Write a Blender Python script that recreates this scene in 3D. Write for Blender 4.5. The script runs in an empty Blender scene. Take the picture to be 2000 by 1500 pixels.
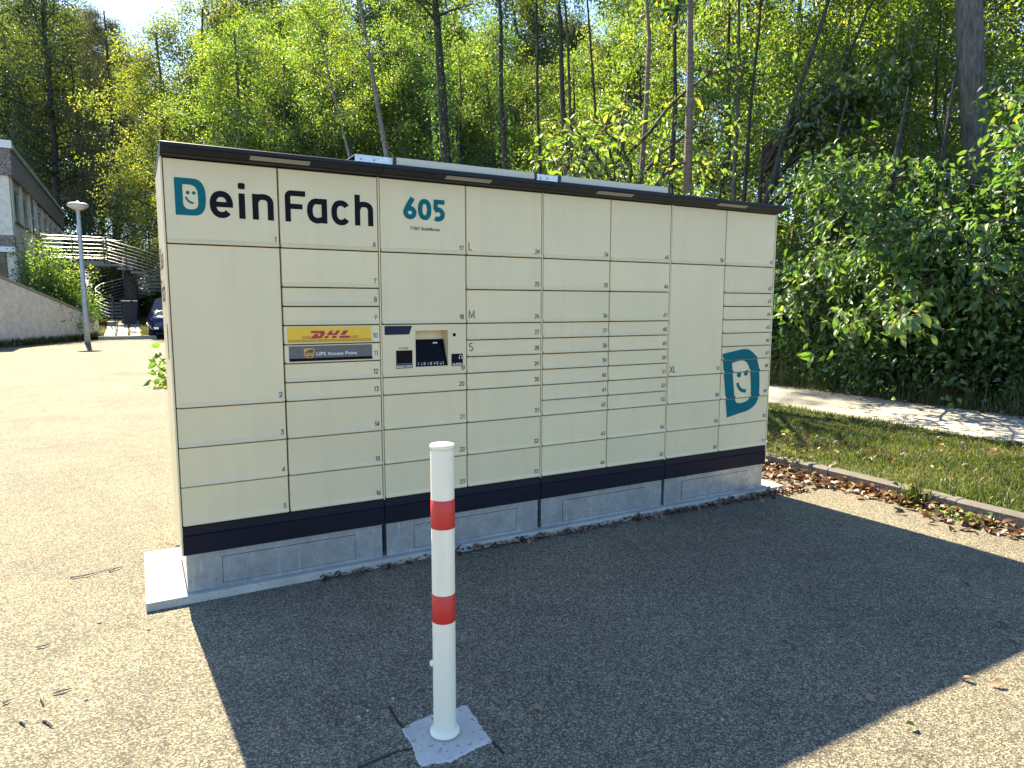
import bpy, bmesh, math, random
import numpy as np
from mathutils import Vector, Matrix

# ------------------------------------------------------------------ camera
sc = bpy.context.scene
COL = sc.collection
FPX, CX, CY = 1323.88, 1000.0, 750.0
G = 0.37
CAM = np.array([-0.1366, -3.4933, 1.0639 + G])


def _rot(w):
    w = np.array(w, float); th = np.linalg.norm(w); k = w / th
    K = np.array([[0, -k[2], k[1]], [k[2], 0, -k[0]], [-k[1], k[0], 0]])
    return np.eye(3) + math.sin(th) * K + (1 - math.cos(th)) * K @ K


RC = _rot((0.1166, -0.5046, -0.0274)) @ np.array([[1, 0, 0], [0, 0, -1], [0, 1, 0.]])
cd = bpy.data.cameras.new('camera')
cd.lens = 36 * FPX / 2000; cd.sensor_width = 36; cd.clip_end = 2000; cd.clip_start = 0.05
cam = bpy.data.objects.new('camera', cd); COL.objects.link(cam)
M4 = Matrix.Identity(4)
for i in range(3):
    M4[i][0] = RC[0][i]; M4[i][1] = -RC[1][i]; M4[i][2] = -RC[2][i]; M4[i][3] = CAM[i]
cam.matrix_world = M4
sc.camera = cam

# ------------------------------------------------------------------ light
SUN = Vector((-0.065, 1.0, 1.02)).normalized()
wd = bpy.data.worlds.new('World'); sc.world = wd; wd.use_nodes = True
nt = wd.node_tree; nt.nodes.clear()
sky = nt.nodes.new('ShaderNodeTexSky'); sky.sky_type = 'NISHITA'; sky.sun_disc = False
sky.sun_elevation = math.asin(SUN.z); sky.sun_rotation = math.atan2(SUN.x, SUN.y)
sky.air_density = 1.0; sky.dust_density = 0.4; sky.ozone_density = 5.0
bg = nt.nodes.new('ShaderNodeBackground'); bg.inputs[1].default_value = 0.088
wo = nt.nodes.new('ShaderNodeOutputWorld')
nt.links.new(sky.outputs[0], bg.inputs[0]); nt.links.new(bg.outputs[0], wo.inputs[0])
sl = bpy.data.lights.new('sun', 'SUN'); sl.energy = 5.0; sl.angle = math.radians(0.5); sl.color = (1.0, 0.87, 0.60)
so = bpy.data.objects.new('sun', sl); COL.objects.link(so)
so.rotation_euler = SUN.to_track_quat('Z', 'Y').to_euler()
sc.view_settings.view_transform = 'Standard'; sc.view_settings.look = 'None'
sc.view_settings.gamma = 1.0; sc.view_settings.exposure = 2.1; sc.view_settings.use_curve_mapping = False
sc.cycles.use_denoising = True
sc.cycles.max_bounces = 8; sc.cycles.diffuse_bounces = 4; sc.cycles.transmission_bounces = 6
sc.cycles.transparent_max_bounces = 8; sc.cycles.caustics_reflective = False; sc.cycles.caustics_refractive = False
sc.cycles.sample_clamp_indirect = 6

# ------------------------------------------------------------------ pixel helpers (photo pixels -> directions)


def ray(u, v):
    d = RC.T @ np.array([(u - CX) / FPX, (v - CY) / FPX, 1.0])
    return d


def at_z(u, v, z):
    d = ray(u, v); return CAM + d * (z - CAM[2]) / d[2]


def at_y(u, v, y):
    d = ray(u, v); return CAM + d * (y - CAM[1]) / d[1]


def at_d(u, v, dep):
    return CAM + ray(u, v) * dep


def wall(u, v, y=0.0):
    p = at_y(u, v, y); return (p[0], p[2])


# ------------------------------------------------------------------ materials
MATS = {}


def mat(name):
    m = bpy.data.materials.new(name); m.use_nodes = True; MATS[name] = m
    n = m.node_tree.nodes; b = n['Principled BSDF']
    return m, m.node_tree, b


def N(t, kind, **kw):
    n = t.nodes.new(kind)
    for k, v in kw.items():
        setattr(n, k, v)
    return n


def ramp(t, fac, stops):
    r = N(t, 'ShaderNodeValToRGB')
    e = r.color_ramp.elements
    while len(e) < len(stops):
        e.new(0.5)
    for el, (p, c) in zip(e, stops):
        el.position = p; el.color = (c[0], c[1], c[2], 1) if len(c) == 3 else c
    t.links.new(fac, r.inputs[0]); return r.outputs[0]


def objco(t, scale=None):
    tc = N(t, 'ShaderNodeNewGeometry')
    return tc.outputs['Position']


def noise(t, scale, detail=3, rough=0.55, vec=None, stretch=None):
    n = N(t, 'ShaderNodeTexNoise'); n.inputs['Scale'].default_value = scale
    n.inputs['Detail'].default_value = detail; n.inputs['Roughness'].default_value = rough
    v = vec or objco(t)
    if stretch:
        mp = N(t, 'ShaderNodeMapping'); mp.inputs['Scale'].default_value = stretch
        t.links.new(v, mp.inputs[0]); v = mp.outputs[0]
    t.links.new(v, n.inputs['Vector'])
    return n.outputs['Fac']


def mixc(t, fac, a, b, mode='MIX'):
    m = N(t, 'ShaderNodeMix', data_type='RGBA', blend_type=mode)
    for sock, val in ((0, fac), (6, a), (7, b)):
        if hasattr(val, 'is_linked') or hasattr(val, 'links'):
            t.links.new(val, m.inputs[sock])
        elif sock == 0:
            m.inputs[0].default_value = val
        else:
            m.inputs[sock].default_value = (*val, 1)
    return m.outputs[2]


def bump(t, b, h, strength, dist):
    n = N(t, 'ShaderNodeBump'); n.inputs['Strength'].default_value = strength; n.inputs['Distance'].default_value = dist
    t.links.new(h, n.inputs['Height']); t.links.new(n.outputs[0], b.inputs['Normal'])


def simple(name, col, rough=0.5, metal=0.0, var=0.0, vscale=6.0, spec=None):
    m, t, b = mat(name)
    b.inputs['Base Color'].default_value = (*col, 1); b.inputs['Roughness'].default_value = rough
    b.inputs['Metallic'].default_value = metal
    if spec is not None:
        b.inputs['Specular IOR Level'].default_value = spec
    if var:
        f = noise(t, vscale, 4)
        c = ramp(t, f, [(0.3, tuple(x * (1 - var) for x in col)), (0.7, tuple(min(1, x * (1 + var)) for x in col))])
        t.links.new(c, b.inputs['Base Color'])
    return m


def worn(name, col, rough, dirt):
    m, t, b = mat(name)
    f = noise(t, 18, 7, 0.72); f2 = noise(t, 5, 5, 0.6, None, (3, 3, 0.5))
    c = mixc(t, ramp(t, f, [(0.60, (0, 0, 0)), (0.72, (0.55, 0.55, 0.55))]), col, dirt)
    c = mixc(t, ramp(t, f2, [(0.50, (0, 0, 0)), (0.75, (0.28, 0.28, 0.28))]), c, dirt)
    t.links.new(c, b.inputs['Base Color'])
    t.links.new(ramp(t, f, [(0.3, (rough,) * 3), (0.75, (rough + .3,) * 3)]), b.inputs['Roughness'])


def asphalt(name, dark, mid, light, scale=120):
    m, t, b = mat(name)
    vo = N(t, 'ShaderNodeTexVoronoi'); vo.inputs['Scale'].default_value = scale
    p = objco(t); t.links.new(p, vo.inputs['Vector'])
    sep = N(t, 'ShaderNodeSeparateColor'); t.links.new(vo.outputs['Color'], sep.inputs[0])
    c1 = ramp(t, sep.outputs[0], [(0.0, dark), (0.45, mid), (0.85, light), (1.0, tuple(min(1, x * 1.6) for x in light))])
    f2 = noise(t, 300, 2); c2 = mixc(t, 0.35, c1, ramp(t, f2, [(0.35, dark), (0.65, light)]))
    f3 = noise(t, 0.7, 5); c3 = mixc(t, 1.0, c2, ramp(t, f3, [(0.3, (0.80, 0.79, 0.80)), (0.7, (1.12, 1.10, 1.05))]), 'MULTIPLY')
    f5 = noise(t, 1.6, 7, 0.7); c3 = mixc(t, 1.0, c3, ramp(t, f5, [(0.36, (0.86, 0.86, 0.88)), (0.50, (1.0, 1.0, 1.0)), (0.62, (1.0, 1.0, 1.0)), (0.74, (1.16, 1.14, 1.08))]), 'MULTIPLY')
    f4 = noise(t, 6, 4); c4 = mixc(t, 1.0, c3, ramp(t, f4, [(0.3, (0.9, 0.9, 0.9)), (0.7, (1.08, 1.08, 1.08))]), 'MULTIPLY')
    t.links.new(c4, b.inputs['Base Color']); b.inputs['Roughness'].default_value = 0.85
    b.inputs['Specular IOR Level'].default_value = 0.25
    bump(t, b, vo.outputs['Distance'], 0.6, 0.005)
    return m


asphalt('asphalt', (0.006, 0.006, 0.007), (0.090, 0.087, 0.075), (0.305, 0.275, 0.205), 175)
asphalt('path_asphalt', (0.22, 0.21, 0.185), (0.34, 0.32, 0.28), (0.46, 0.43, 0.38), 60)


def concrete(name, col, scale=40, pits=True):
    m, t, b = mat(name)
    f = noise(t, 5, 6); c = ramp(t, f, [(0.3, tuple(x * 0.78 for x in col)), (0.7, tuple(min(1, x * 1.1) for x in col))])
    if pits:
        f2 = noise(t, scale * 2, 3); c = mixc(t, ramp(t, f2, [(0.60, (0, 0, 0)), (0.68, (1, 1, 1))]), c, tuple(x * 0.45 for x in col))
    t.links.new(c, b.inputs['Base Color']); b.inputs['Roughness'].default_value = 0.8
    bump(t, b, noise(t, scale, 5), 0.3, 0.01)
    return m


concrete('slab_concrete', (0.44, 0.43, 0.385), 60, True)
concrete('patch_concrete', (0.50, 0.49, 0.46), 30, True)
concrete('kerb_concrete', (0.125, 0.114, 0.098), 40, True)
concrete('step_concrete', (0.36, 0.35, 0.31), 25, True)
concrete('ramp_render', (0.86, 0.76, 0.66), 8, False)
concrete('pale_wall', (0.72, 0.70, 0.60), 8, False)


def cream():
    m, t, b = mat('cream_paint')
    col = (0.77, 0.64, 0.385)
    f = noise(t, 2.2, 5); c = ramp(t, f, [(0.3, tuple(x * 0.955 for x in col)), (0.7, tuple(x * 1.02 for x in col))])
    f2 = noise(t, 14, 6, 0.7)
    c = mixc(t, ramp(t, f2, [(0.66, (0, 0, 0)), (0.80, (0.35, 0.35, 0.35))]), c, (0.55, 0.49, 0.34))
    fs = noise(t, 5, 6, 0.65, None, (2.4, 2.4, 0.22))
    c = mixc(t, ramp(t, fs, [(0.48, (0, 0, 0)), (0.76, (0.26, 0.26, 0.26))]), c, (0.55, 0.49, 0.33))
    oi = N(t, 'ShaderNodeObjectInfo')
    c = mixc(t, 1.0, c, ramp(t, oi.outputs['Random'], [(0, (0.965, 0.965, 0.97)), (1, (1.02, 1.015, 1.0))]), 'MULTIPLY')
    t.links.new(c, b.inputs['Base Color'])
    t.links.new(ramp(t, f2, [(0.3, (0.30, 0.30, 0.30)), (0.75, (0.50, 0.50, 0.50))]), b.inputs['Roughness'])
    bump(t, b, noise(t, 2.6, 2), 0.35, 0.010)


cream()
simple('navy_paint', (0.004, 0.0055, 0.015), 0.42, 0, 0.25, 5, 0.25)
simple('gap_dark', (0.01, 0.01, 0.012), 0.7)
simple('teal_print', (0.0, 0.125, 0.150), 0.55, spec=0.15)
simple('black_print', (0.006, 0.006, 0.009), 0.6, spec=0.12)
simple('number_print', (0.03, 0.03, 0.028), 0.6, spec=0.1)
simple('glass_black', (0.004, 0.004, 0.007), 0.15, spec=0.12)
simple('white_print', (0.72, 0.72, 0.70), 0.5)
simple('yellow_film', (0.80, 0.50, 0.02), 0.35, 0, 0.05, 40)
simple('yellow_film_deep', (0.58, 0.36, 0.01), 0.35)
simple('red_print', (0.42, 0.012, 0.055), 0.45)
simple('grey_film', (0.115, 0.105, 0.105), 0.4, 0, 0.25, 120)
simple('gold_print', (0.62, 0.36, 0.09), 0.45)
simple('brown_print', (0.10, 0.055, 0.02), 0.45)
simple('lamp_diffuser', (0.32, 0.32, 0.29), 0.35)
worn('bollard_white', (0.88, 0.82, 0.64), 0.30, (0.55, 0.50, 0.40))
worn('bollard_red', (0.60, 0.035, 0.03), 0.30, (0.34, 0.05, 0.04))
simple('panel_frame', (0.56, 0.53, 0.42), 0.45, 0.0)
simple('solar_cell', (0.012, 0.016, 0.04), 0.15)
simple('black_plastic', (0.012, 0.012, 0.014), 0.5)
simple('steel_rail', (0.45, 0.46, 0.46), 0.45, 0.5)
simple('lamp_pole', (0.42, 0.46, 0.47), 0.55, 0.2, 0.18, 10)
simple('lamp_white', (0.72, 0.70, 0.62), 0.4)
simple('bin_plastic', (0.008, 0.012, 0.040), 0.45)
simple('car_paint', (0.008, 0.016, 0.075), 0.18, 0.1)
simple('car_glass', (0.02, 0.025, 0.03), 0.06)
simple('tyre', (0.015, 0.015, 0.015), 0.8)
simple('headlight', (0.55, 0.58, 0.62), 0.1, 0.3)
simple('window_dark', (0.014, 0.018, 0.035), 0.15)
simple('window_frame', (0.30, 0.29, 0.25), 0.5)
simple('blind', (0.36, 0.42, 0.47), 0.5)
simple('roof_metal', (0.16, 0.22, 0.20), 0.5, 0.2)
simple('white_metal', (0.72, 0.75, 0.74), 0.4)
simple('stone_dark', (0.10, 0.095, 0.085), 0.85, 0, 0.5, 12)
simple('sticker_white', (0.80, 0.70, 0.48), 0.5)
simple('sticker_pink', (0.66, 0.52, 0.42), 0.5)
simple('navy_flag', (0.005, 0.014, 0.04), 0.4, spec=0.2)
concrete('paver_concrete', (0.50, 0.48, 0.42), 25, True)
simple('pebble_grey', (0.34, 0.33, 0.29), 0.7)
simple('soil', (0.055, 0.040, 0.024), 0.95, 0, 0.5, 5)


def galv():
    m, t, b = mat('galvanised')
    vo = N(t, 'ShaderNodeTexVoronoi'); vo.inputs['Scale'].default_value = 45
    t.links.new(objco(t), vo.inputs['Vector'])
    sep = N(t, 'ShaderNodeSeparateColor'); t.links.new(vo.outputs['Color'], sep.inputs[0])
    c = ramp(t, sep.outputs[0], [(0.0, (0.50, 0.52, 0.52)), (1.0, (0.62, 0.63, 0.62))])
    f = noise(t, 6, 7, 0.72); c = mixc(t, ramp(t, f, [(0.40, (0, 0, 0)), (0.62, (0.9, 0.9, 0.9))]), c, (0.33, 0.35, 0.36))
    fs = noise(t, 3, 5, 0.6, None, (14, 1, 1.2))
    c = mixc(t, ramp(t, fs, [(0.60, (0, 0, 0)), (0.70, (0.5, 0.5, 0.5))]), c, (0.80, 0.80, 0.76))
    t.links.new(c, b.inputs['Base Color']); b.inputs['Metallic'].default_value = 0.65
    r = ramp(t, f, [(0.3, (0.24, 0.24, 0.24)), (0.7, (0.42, 0.42, 0.42))]); t.links.new(r, b.inputs['Roughness'])


galv()


def aggregate():
    m, t, b = mat('aggregate')
    vo = N(t, 'ShaderNodeTexVoronoi'); vo.inputs['Scale'].default_value = 30
    t.links.new(objco(t), vo.inputs['Vector'])
    sep = N(t, 'ShaderNodeSeparateColor'); t.links.new(vo.outputs['Color'], sep.inputs[0])
    c = ramp(t, sep.outputs[0], [(0.0, (0.11, 0.095, 0.085)), (0.6, (0.23, 0.20, 0.175)), (1.0, (0.42, 0.38, 0.34))])
    t.links.new(c, b.inputs['Base Color']); b.inputs['Roughness'].default_value = 0.9
    bump(t, b, vo.outputs['Distance'], 0.6, 0.05)


aggregate()


def bark(name, a, b_, sc_=(1, 1, 0.18), scale=22):
    m, t, b = mat(name)
    f = noise(t, scale, 6, 0.65, None, sc_)
    c = ramp(t, f, [(0.32, a), (0.68, b_)])
    f2 = noise(t, 2.5, 4); c = mixc(t, ramp(t, f2, [(0.55, (0, 0, 0)), (0.75, (0.6, 0.6, 0.6))]), c, (0.09, 0.11, 0.05))
    t.links.new(c, b.inputs['Base Color']); b.inputs['Roughness'].default_value = 0.9
    bump(t, b, f, 0.8, 0.03)


bark('bark_grey', (0.035, 0.030, 0.026), (0.17, 0.155, 0.135))
bark('bark_pale', (0.10, 0.09, 0.075), (0.34, 0.32, 0.28))
bark('bark_dark', (0.018, 0.015, 0.014), (0.075, 0.064, 0.056))
bark('bark_cherry', (0.07, 0.052, 0.042), (0.21, 0.175, 0.145), (0.4, 0.4, 3.0), 14)


def leafmat(name, refl, trans, gloss=0.06, tfac=0.5, rough=0.4):
    m = bpy.data.materials.new(name); m.use_nodes = True; MATS[name] = m
    t = m.node_tree; t.nodes.clear()
    at = N(t, 'ShaderNodeAttribute', attribute_name='tint')
    c1 = ramp(t, at.outputs['Fac'], refl); c2 = ramp(t, at.outputs['Fac'], trans)
    d = N(t, 'ShaderNodeBsdfDiffuse'); tr = N(t, 'ShaderNodeBsdfTranslucent'); g = N(t, 'ShaderNodeBsdfGlossy')
    t.links.new(c1, d.inputs[0]); t.links.new(c2, tr.inputs[0]); g.inputs['Roughness'].default_value = rough
    g.inputs[0].default_value = (0.9, 0.95, 1.0, 1)
    m1 = N(t, 'ShaderNodeMixShader'); m1.inputs[0].default_value = tfac
    t.links.new(d.outputs[0], m1.inputs[1]); t.links.new(tr.outputs[0], m1.inputs[2])
    m2 = N(t, 'ShaderNodeMixShader'); m2.inputs[0].default_value = gloss
    t.links.new(m1.outputs[0], m2.inputs[1]); t.links.new(g.outputs[0], m2.inputs[2])
    o = N(t, 'ShaderNodeOutputMaterial'); t.links.new(m2.outputs[0], o.inputs[0])
    return m


leafmat('leaf_bright', [(0, (0.022, 0.055, 0.009)), (0.6, (0.045, 0.085, 0.012)), (1, (0.10, 0.12, 0.016))],
        [(0, (0.10, 0.26, 0.02)), (0.6, (0.28, 0.44, 0.03)), (1, (0.70, 0.72, 0.08))])
leafmat('leaf_maple', [(0, (0.04, 0.07, 0.010)), (0.6, (0.075, 0.10, 0.013)), (1, (0.15, 0.14, 0.02))],
        [(0, (0.15, 0.27, 0.02)), (0.6, (0.36, 0.44, 0.03)), (1, (0.68, 0.64, 0.07))])
leafmat('leaf_cherry', [(0, (0.035, 0.085, 0.022)), (0.7, (0.06, 0.12, 0.024)), (1, (0.14, 0.15, 0.025))],
        [(0, (0.09, 0.25, 0.025)), (0.7, (0.22, 0.40, 0.035)), (1, (0.60, 0.58, 0.06))], 0.05, 0.45, 0.5)
leafmat('leaf_shaded', [(0, (0.016, 0.032, 0.014)), (0.6, (0.034, 0.055, 0.016)), (1, (0.09, 0.095, 0.02))],
        [(0, (0.045, 0.095, 0.014)), (0.6, (0.15, 0.21, 0.022)), (1, (0.50, 0.49, 0.06))], 0.05, 0.45)  # darker leaf colours with the shade of the deep wood painted in
leafmat('leaf_larch', [(0, (0.05, 0.06, 0.03)), (1, (0.12, 0.12, 0.05))], [(0, (0.12, 0.14, 0.05)), (1, (0.26, 0.25, 0.08))], 0.04, 0.45)
leafmat('grass_blade', [(0, (0.030, 0.050, 0.012)), (0.6, (0.07, 0.085, 0.018)), (1, (0.21, 0.165, 0.07))],
        [(0, (0.08, 0.14, 0.014)), (0.6, (0.20, 0.24, 0.025)), (1, (0.40, 0.33, 0.10))], 0.03, 0.4)
leafmat('dry_leaf', [(0, (0.045, 0.018, 0.010)), (0.5, (0.115, 0.052, 0.025)), (1, (0.30, 0.20, 0.11))],
        [(0, (0.12, 0.03, 0.008)), (0.5, (0.24, 0.09, 0.02)), (1, (0.36, 0.22, 0.08))], 0.05, 0.2)


def lawn_mat():
    m, t, b = mat('lawn')
    f = noise(t, 9, 6, 0.7); c = ramp(t, f, [(0.3, (0.035, 0.045, 0.014)), (0.55, (0.075, 0.085, 0.02)), (0.75, (0.12, 0.105, 0.045))])
    t.links.new(c, b.inputs['Base Color']); b.inputs['Roughness'].default_value = 0.95
    bump(t, b, noise(t, 80, 4), 0.6, 0.02)


lawn_mat()

# ------------------------------------------------------------------ object helpers


def obj(name, me, m=None, parent=None):
    o = bpy.data.objects.new(name, me); COL.objects.link(o)
    if m and me is not None and not me.materials:
        me.materials.append(MATS[m])
    if parent:
        o.parent = parent
    return o


def thing(name, label, cat, loc=(0, 0, 0), rz=0.0, group=None):
    o = bpy.data.objects.new(name, None); COL.objects.link(o); o.empty_display_size = 0.1
    o.location = loc; o.rotation_euler = (0, 0, rz)
    return tag(o, label, cat, group)


def tag(o, label=None, cat=None, group=None, kind=None):
    if label: o['label'] = label
    if cat: o['category'] = cat
    if group: o['group'] = group
    if kind: o['kind'] = kind
    return o


def mesh(name, v, f, smooth=False):
    me = bpy.data.meshes.new(name); me.from_pydata([tuple(map(float, p)) for p in v], [], f); me.update()
    if smooth:
        me.polygons.foreach_set('use_smooth', [True] * len(me.polygons))
    return me


def boxv(x0, x1, y0, y1, z0, z1):
    v = [(x0, y0, z0), (x1, y0, z0), (x1, y1, z0), (x0, y1, z0), (x0, y0, z1), (x1, y0, z1), (x1, y1, z1), (x0, y1, z1)]
    f = [(0, 3, 2, 1), (4, 5, 6, 7), (0, 1, 5, 4), (1, 2, 6, 5), (2, 3, 7, 6), (3, 0, 4, 7)]
    return v, f


def box(name, x0, x1, y0, y1, z0, z1, m, parent=None, bev=0.0):
    v, f = boxv(x0, x1, y0, y1, z0, z1)
    me = mesh(name, v, f)
    if bev:
        bm = bmesh.new(); bm.from_mesh(me)
        bmesh.ops.bevel(bm, geom=bm.edges[:], offset=bev, segments=2, affect='EDGES', profile=0.7); bm.to_mesh(me); bm.free()
    return obj(name, me, m, parent)


def prism(poly, x0, x1, axis='x'):
    """poly: list of 2D points, extruded along an axis. axis x: (y,z); axis y: (x,z); axis z: (x,y)"""
    n = len(poly); v = []
    for e in (x0, x1):
        for a, b in poly:
            v.append((e, a, b) if axis == 'x' else (a, e, b) if axis == 'y' else (a, b, e))
    f = [tuple(range(n))[::-1], tuple(range(n, 2 * n))]
    for i in range(n):
        j = (i + 1) % n; f.append((i, j, n + j, n + i))
    me = mesh('prism', v, f)
    bm = bmesh.new(); bm.from_mesh(me); bmesh.ops.recalc_face_normals(bm, faces=bm.faces[:]); bm.to_mesh(me); bm.free()
    return me


def tube(pts, rad, k=8, cap=True):
    pts = [np.array(p, float) for p in pts]; n = len(pts)
    if not hasattr(rad, '__len__'): rad = [rad] * n
    v = []; f = []
    u = None
    for i in range(n):
        d = pts[min(i + 1, n - 1)] - pts[max(i - 1, 0)]; d = d / (np.linalg.norm(d) + 1e-9)
        if u is None:
            u = np.cross(d, (0.31, 0.95, 0.05)); 
            if np.linalg.norm(u) < 0.1: u = np.cross(d, (1, 0, 0))
        u = u - d * np.dot(u, d); u /= np.linalg.norm(u) + 1e-9
        w = np.cross(d, u)
        for j in range(k):
            a = 2 * math.pi * j / k
            v.append(pts[i] + rad[i] * (math.cos(a) * u + math.sin(a) * w))
    for i in range(n - 1):
        for j in range(k):
            j2 = (j + 1) % k
            f.append((i * k + j, i * k + j2, (i + 1) * k + j2, (i + 1) * k + j))
    if cap:
        f.append(tuple(range(k))[::-1]); f.append(tuple(range((n - 1) * k, n * k)))
    return v, f


def tube_obj(name, pts, rad, m, parent=None, k=8):
    v, f = tube(pts, rad, k); return obj(name, mesh(name, v, f, True), m, parent)


def lathe(prof, k=32):
    """prof: list of (r,z)"""
    v = []; f = []
    for r, z in prof:
        for j in range(k):
            a = 2 * math.pi * j / k; v.append((r * math.cos(a), r * math.sin(a), z))
    for i in range(len(prof) - 1):
        for j in range(k):
            j2 = (j + 1) % k; f.append((i * k + j, i * k + j2, (i + 1) * k + j2, (i + 1) * k + j))
    f.append(tuple(range(k))[::-1]); f.append(tuple(range((len(prof) - 1) * k, len(prof) * k)))
    return v, f


def merge(parts):
    V = []; F = []
    for v, f in parts:
        o = len(V); V += list(v); F += [tuple(i + o for i in q) for q in f]
    return V, F


def copy_tree(o, parent=None):
    c = o.copy(); COL.objects.link(c); c.parent = parent
    for ch in [x for x in bpy.data.objects if x.parent == o]:
        copy_tree(ch, c)
    return c


# ------------------------------------------------------------------ flat lettering on the wall plane (x,z)
def ribbon(path, hw, closed=False):
    P = [np.array(p, float) for p in path]; n = len(P); L = []; Rr = []
    for i in range(n):
        a = P[i - 1] if (i > 0 or closed) else None
        c = P[(i + 1) % n] if (i < n - 1 or closed) else None
        d1 = (P[i] - a) if a is not None else (c - P[i]); d2 = (c - P[i]) if c is not None else d1
        d1 = d1 / np.linalg.norm(d1); d2 = d2 / np.linalg.norm(d2)
        n1 = np.array([-d1[1], d1[0]]); n2 = np.array([-d2[1], d2[0]]); m = n1 + n2; m /= np.linalg.norm(m) + 1e-9
        s = hw / max(0.35, np.dot(m, n1)); L.append(P[i] + m * s); Rr.append(P[i] - m * s)
    v = L + Rr; f = []
    for i in range(n if closed else n - 1):
        j = (i + 1) % n; f.append((i, n + i, n + j, j))
    return v, f


def arc(cx, cz, rx, rz, a0, a1, n=16, p=2.0):
    out = []
    for i in range(n + 1):
        a = math.radians(a0 + (a1 - a0) * i / n); c, s = math.cos(a), math.sin(a)
        out.append((cx + rx * math.copysign(abs(c) ** (2 / p), c), cz + rz * math.copysign(abs(s) ** (2 / p), s)))
    return out


def flat(name, parts, y, m, parent):
    """parts: list of (verts2d, faces) in (x,z); built as a sheet at depth y facing -y"""
    V, F = merge([([(p[0], y - .00022 * i, p[1]) for p in v_], f_) for i, (v_, f_) in enumerate(parts)])
    me = mesh(name, [(p[0], p[1], p[2]) for p in V], F)
    bm = bmesh.new(); bm.from_mesh(me)
    for fc in bm.faces:
        fc.normal_update()
        if fc.normal.y > 0: fc.normal_flip()
    bm.to_mesh(me); bm.free()
    return obj(name, me, m, parent)


def poly_part(pts):
    return (list(pts), [tuple(range(len(pts)))])


def smooth_closed(pts, n=6):
    P = [np.array(p, float) for p in pts]; k = len(P); out = []
    for i in range(k):
        p0, p1, p2, p3 = P[i - 1], P[i], P[(i + 1) % k], P[(i + 2) % k]
        for j in range(n):
            t = j / n
            out.append(0.5 * ((2 * p1) + (-p0 + p2) * t + (2 * p0 - 5 * p1 + 4 * p2 - p3) * t * t + (-p0 + 3 * p1 - 3 * p2 + p3) * t ** 3))
    return out


def filled(outer, inner=None):
    """triangulated 2D region with optional hole -> (verts2d, faces)"""
    from mathutils.geometry import tessellate_polygon
    loops = [[Vector((p[0], p[1], 0)) for p in outer]]
    if inner: loops.append([Vector((p[0], p[1], 0)) for p in inner])
    tri = tessellate_polygon(loops)
    return [(p.x, p.y) for L in loops for p in L], [tuple(t) for t in tri]


DIG = {
    '0': [arc(.3, .5, .26, .46, 0, 360, 24)],
    '1': [[(.12, .80), (.34, .96), (.34, .0)]],
    '2': [arc(.3, .70, .25, .26, 165, -35, 12) + [(.06, .04), (.58, .04)]],
    '3': [[(.08, .96), (.52, .96), (.28, .62)] + arc(.30, .32, .26, .29, 88, -150, 14)],
    '4': [[(.42, .0), (.42, .96), (.04, .26), (.60, .26)]],
    '5': [[(.54, .96), (.16, .96), (.11, .54)] + arc(.29, .33, .27, .29, 130, -150, 14)],
    '6': [arc(.3, .30, .25, .28, 0, 360, 20), [(.44, .98), (.10, .46)]],
    '7': [[(.04, .96), (.56, .96), (.20, .0)]],
    '8': [arc(.3, .73, .21, .24, 0, 360, 18), arc(.3, .25, .26, .25, 0, 360, 18)],
    '9': [arc(.3, .68, .25, .28, 0, 360, 20), [(.16, .0), (.50, .52)]],
    'L': [[(.08, 1), (.08, .04), (.52, .04)]],
    'M': [[(.06, 0), (.10, 1), (.42, .12), (.74, 1), (.78, 0)]],
    'S': [arc(.3, .74, .22, .23, 35, 250, 14) + arc(.3, .26, .24, .25, 80, -150, 14)],
    'X': [[(.03, 0), (.57, 1)], [(.03, 1), (.57, 0)]],
}
WID = {'1': .46, 'M': .84, 'L': .56}


def text_width(s, h):
    return sum((WID.get(c, .62) + .06) * h for c in s) - .06 * h


def strokes(s, x, z, h, hw):
    parts = []
    for c in s:
        for st in DIG[c]:
            cl = len(st) > 15 and abs(st[0][0] - st[-1][0]) < 1e-6 and abs(st[0][1] - st[-1][1]) < 1e-6
            pth = st[:-1] if cl else st
            parts.append(ribbon([(x + a * h, z + b * h) for a, b in pth], hw, cl))
        x += (WID.get(c, .62) + .06) * h
    return parts


def font_text(s, x, z, h, width=None, bold=0.0):
    """text in Blender's built-in font as flat 2D parts fitted to a width"""
    cu = bpy.data.curves.new('txt', 'FONT'); cu.body = s; cu.size = 1.0; cu.resolution_u = 3; cu.offset = bold
    o = bpy.data.objects.new('txt', cu); COL.objects.link(o)
    dg = bpy.context.evaluated_depsgraph_get(); me = bpy.data.meshes.new_from_object(o.evaluated_get(dg))
    v = np.array([q.co[:2] for q in me.vertices]); f = [tuple(p.vertices) for p in me.polygons]
    bpy.data.objects.remove(o); bpy.data.curves.remove(cu); bpy.data.meshes.remove(me)
    v[:, 0] -= v[:, 0].min()
    capv = 0.70
    sz = h / capv; sx = sz if width is None else width / v[:, 0].max()
    return [([(x + a * sx, z + b * sz) for a, b in v], f)]


# ------------------------------------------------------------------ ground, road, path


def sheet(name, pts, z, m, kind='structure', parent=None):
    zz = z if hasattr(z, '__len__') else [z] * len(pts)
    o = obj(name, mesh(name, [(p[0], p[1], q) for p, q in zip(pts, zz)], [tuple(range(len(pts)))]), m, parent)
    return tag(o, kind=kind) if kind else o


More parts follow.
